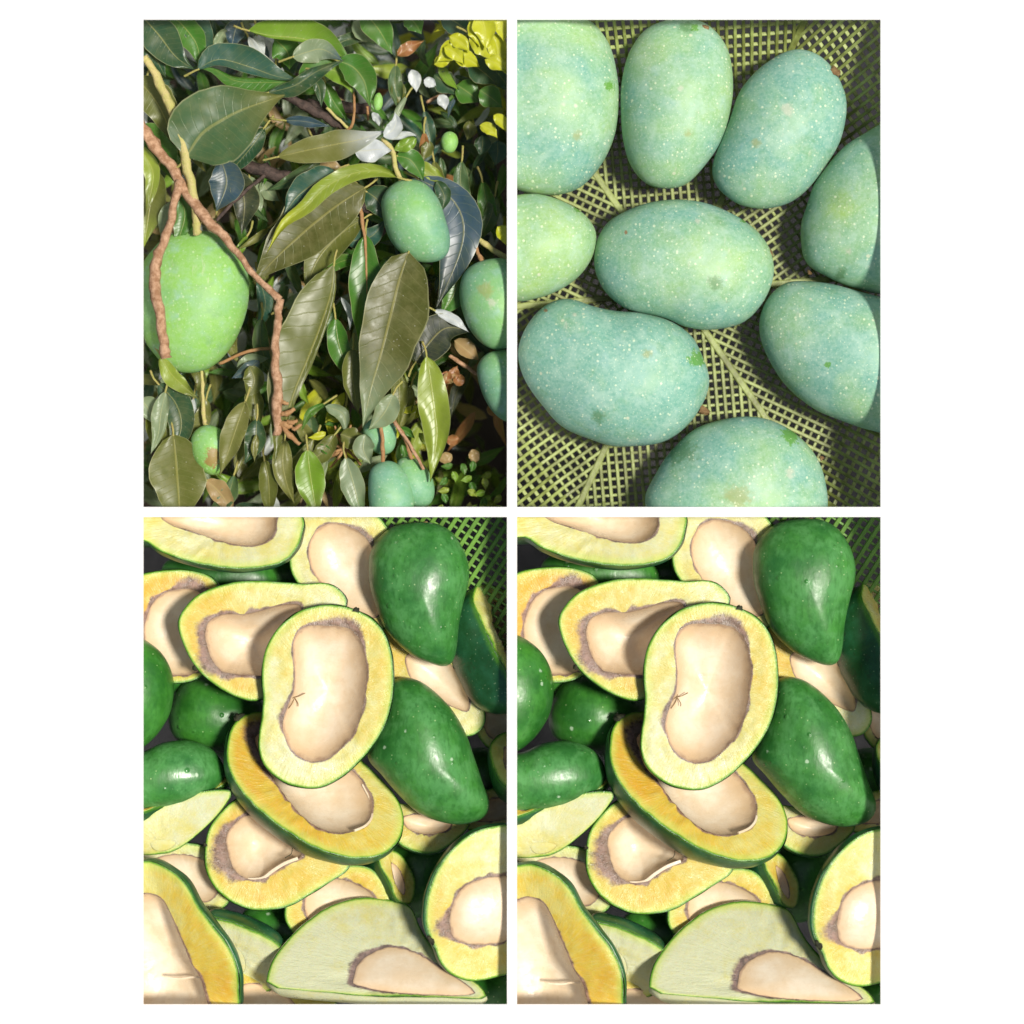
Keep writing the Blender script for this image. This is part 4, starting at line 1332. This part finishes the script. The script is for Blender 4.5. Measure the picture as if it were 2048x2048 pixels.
    lf([(1150, 1150), (1230, 1190), (1290, 1240)], 22, 20, 'pale', -150)
    # long olive leaf in the centre
    lf([(755, 970), (745, 1080), (700, 1220), (650, 1350), (590, 1500), (520, 1760)], 22, 150, 'olive', -95, fold=.12, dust=.35, blunt=.75)
    lf([(725, 980), (740, 1010), (760, 1060)], 20, 20, 'olive', -120)
    lf([(690, 1180), (620, 1190), (570, 1170)], 50, 40, 'green', -190)
    lf([(590, 1190), (640, 1230), (660, 1300)], 30, 55, 'green', -200)
    lf([(560, 1140), (640, 1110), (730, 1130)], 34, 30, 'grey', -230)
    # big right leaf
    lf([(1050, 920), (1015, 1020), (980, 1160), (940, 1320), (900, 1460), (868, 1615)], 150, 108, 'brownish', -80, fold=.2, wave=12, dust=.7, tip='grey', blunt=.7)
    lf([(990, 1480), (950, 1560), (890, 1625)], 55, 40, 'grey', -110, dust=.7)
    lf([(830, 1300), (825, 1400), (850, 1560)], 60, 40, 'olive', -180)
    lf([(1120, 1330), (1135, 1420), (1150, 1540), (1160, 1650), (1135, 1830)], 62, 62, 'lime', -110, fold=.3, wave=22, dust=.1)
    lf([(1230, 1270), (1280, 1310), (1330, 1350)], 40, 30, 'tan', -260)
    for (x, y) in ((1200, 1390), (1230, 1430), (1270, 1440), (1190, 1440), (1385, 1570), (1250, 1660), (1300, 1700), (1220, 1720)):
        a = rng.uniform(0, 6)
        lf([(x, y), (x + 30 * math.cos(a), y + 30 * math.sin(a)), (x + 62 * math.cos(a + .2), y + 62 * math.sin(a + .2))], 24, 22, rng.choice(['tan', 'brown']), -300, dust=.5)
    # bottom left
    lf([(90, 1470), (70, 1560), (60, 1640), (30, 1720)], 30, 36, 'grey', -130, dust=.6)
    lf([(60, 1440), (130, 1520), (150, 1620), (100, 1740)], 60, 60, 'dark', -165, dust=.5)
    lf([(120, 1640), (130, 1740), (138, 1850), (150, 2020)], 115, 110, 'olive', -140, fold=.15, dust=.7)
    lf([(-10, 1500), (20, 1540), (40, 1600)], 50, 40, 'grey', -180)
    lf([(405, 1510), (370, 1610), (340, 1700), (302, 1805)], 42, 52, 'dusty', -75, fold=.2, dust=.8)
    lf([(450, 1580), (440, 1680), (400, 1760)], 40, 45, 'dark', -150)
    lf([(450, 1640), (442, 1700), (440, 1750)], 14, 16, 'dusty', -120)
    lf([(420, 1370), (440, 1430), (410, 1500)], 40, 44, 'olive', -210)
    lf([(460, 1350), (420, 1380), (350, 1420)], 30, 26, 'blue', -230)
    lf([(370, 1380), (430, 1350), (500, 1340)], 30, 30, 'grey', -260)
    lf([(250, 1820), (310, 1880), (360, 1960)], 44, 40, 'tan', -190, dust=.5)
    lf([(650, 1700), (660, 1800), (690, 1980)], 55, 60, 'bright', -170, tip='olive')
    lf([(800, 1730), (830, 1830), (870, 1990)], 40, 52, 'grey', -150, tip='green')
    lf([(760, 1640), (700, 1720), (620, 1760)], 40, 34, 'olive', -230)
    lf([(720, 1530), (790, 1560), (800, 1640)], 24, 30, 'grey', -220)
    lf([(880, 1640), (870, 1700), (900, 1760)], 45, 40, 'grey', -160)
    lf([(780, 1640), (850, 1660), (890, 1640)], 40, 44, 'olive', -210)
    for i in range(26):
        x, y = rng.uniform(690, 1120), rng.uniform(1490, 1760)
        a = rng.uniform(.3, 2.8)
        lf([(x, y), (x + 35 * math.cos(a), y + 35 * math.sin(a)), (x + 75 * math.cos(a + .2), y + 75 * math.sin(a + .2))], 16, 16, rng.choice(['bright', 'lime', 'yellow', 'green']), rng.uniform(-330, -230), nl=8)
    for i in range(22):
        x, y = rng.uniform(1180, 1440), rng.uniform(1740, 1930)
        a = rng.uniform(.3, 2.8)
        lf([(x, y), (x + 22 * math.cos(a), y + 22 * math.sin(a)), (x + 48 * math.cos(a + .2), y + 48 * math.sin(a + .2))], 14, 14, rng.choice(['bright', 'lime', 'green']), rng.uniform(-330, -250), nl=8)
    # upper right yellow leaves, brightness of sunlit gaps put into their colour
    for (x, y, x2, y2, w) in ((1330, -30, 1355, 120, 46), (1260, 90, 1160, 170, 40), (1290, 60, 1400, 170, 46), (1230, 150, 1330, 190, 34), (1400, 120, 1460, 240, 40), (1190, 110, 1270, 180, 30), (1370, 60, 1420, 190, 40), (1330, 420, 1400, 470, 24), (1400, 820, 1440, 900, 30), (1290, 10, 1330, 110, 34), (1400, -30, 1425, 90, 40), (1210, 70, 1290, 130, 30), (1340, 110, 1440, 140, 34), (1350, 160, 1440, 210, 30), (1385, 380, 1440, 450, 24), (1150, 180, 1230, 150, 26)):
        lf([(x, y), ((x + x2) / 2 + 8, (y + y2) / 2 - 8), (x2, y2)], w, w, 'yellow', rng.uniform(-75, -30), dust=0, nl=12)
    for (x, y, x2, y2, w, c) in ((1180, -20, 1300, 60, 50, 'teal'), (1040, -20, 1100, 60, 40, 'green'), (1290, 170, 1400, 260, 55, 'dark'), (1240, 260, 1330, 330, 50, 'green'), (1330, 280, 1420, 350, 45, 'green'), (1150, 220, 1240, 300, 45, 'dark'), (1390, 200, 1450, 290, 40, 'teal'),
                                (1060, 200, 1080, 290, 26, 'pale'), (1170, 300, 1195, 360, 24, 'pale'), (1110, 240, 1160, 270, 22, 'pale'), (1000, 240, 1010, 340, 30, 'olive'), (1290, 400, 1280, 480, 26, 'olive'), (1340, 460, 1330, 540, 34, 'dark'), (1400, 480, 1390, 580, 40, 'teal'), (1130, 480, 1100, 560, 26, 'olive')):
        lf([(x, y), ((x + x2) / 2 + 6, (y + y2) / 2), (x2, y2)], w, w, c, rng.uniform(-280, -200), dust=.2, nl=12)

    # ---- fruit
    G = 'mangoes on the tree'
    mango(P, [(-8, 990), (30, 920), (100, 855), (200, 832), (290, 850), (360, 900), (405, 970), (418, 1060), (410, 1150), (380, 1240), (330, 1320), (260, 1380), (180, 1400), (100, 1380), (40, 1320), (0, 1250), (-15, 1120)],
          150, -210, 'treebloom', 'large bright green mango hanging at the left behind a brown twig', 0.95, seed=41, group=G, lump=0.01)
    mango(P, [(940, 740), (950, 690), (985, 650), (1040, 632), (1110, 650), (1165, 710), (1195, 790), (1212, 860), (1205, 920), (1170, 955), (1110, 963), (1050, 945), (995, 900), (960, 840)],
          120, -145, 'treebloom', 'oval bluish green mango hanging in the middle of the tree picture', 0.35, seed=42, group=G)
    mango(P, [(1250, 1080), (1265, 1010), (1310, 965), (1380, 948), (1440, 955), (1520, 1010), (1545, 1130), (1500, 1260), (1420, 1305), (1350, 1290), (1290, 1230), (1258, 1150)],
          125, -150, 'treebloom', 'green mango with tan speckled scars, upper one at the right edge of the tree picture', 0.42, {3: (1350, 1080, 40), 4: (1380, 1130, 22)}, seed=43, group=G)
    mango(P, [(1320, 1400), (1330, 1350), (1370, 1315), (1440, 1305), (1510, 1340), (1535, 1440), (1510, 1550), (1450, 1590), (1390, 1560), (1345, 1490)],
          100, -160, 'treebloom', 'plain green mango right below the speckled one at the right edge', 0.42, seed=44, group=G)
    mango(P, [(1000, 1760), (1020, 1735), (1060, 1730), (1110, 1760), (1145, 1820), (1150, 1880), (1125, 1920), (1070, 1925), (1010, 1880), (985, 1810)],
          75, -180, 'treebloom', 'green mango half hidden behind the front one of the bottom pair', 0.4, seed=46, group=G)
    mango(P, [(890, 1830), (900, 1780), (940, 1750), (990, 1750), (1040, 1790), (1065, 1850), (1072, 1920), (1040, 1990), (970, 2020), (910, 1980), (892, 1900)],
          85, -135, 'treebloom', 'front green mango of the pair hanging at the bottom of the tree picture', 0.35, seed=45, group=G)
    mango(P, [(872, 1610), (920, 1570), (980, 1575), (1002, 1640), (990, 1700), (950, 1722), (900, 1700), (875, 1655)],
          60, -200, 'treebloom', 'small mango tucked behind a leaf tip above the bottom pair', 0.25, seed=47, group=G)
    mango(P, [(188, 1670), (210, 1625), (255, 1605), (310, 1625), (335, 1690), (325, 1760), (290, 1800), (240, 1790), (200, 1740)],
          70, -160, 'treebloom', 'green mango with a rough brown blemish at the lower left of the tree picture', 1.0, {5: (285, 1735, 40)}, seed=48, group=G)
    mango(P, [(1177, 480), (1190, 452), (1215, 444), (1238, 458), (1245, 488), (1232, 520), (1210, 530), (1186, 518)],
          34, -190, 'treebloom', 'small yellow green mango hanging far back at the upper right', 1.2, seed=49, group=G)
    mango(P, [(908, 330), (918, 300), (935, 292), (947, 315), (945, 345), (930, 362), (915, 358)],
          18, -140, 'treebloom', 'tiny yellow green mango peeping out under a curled leaf', 1.4, seed=50, group=G)


panel_one()
panel_two()
pile(P3)
pile(P4)
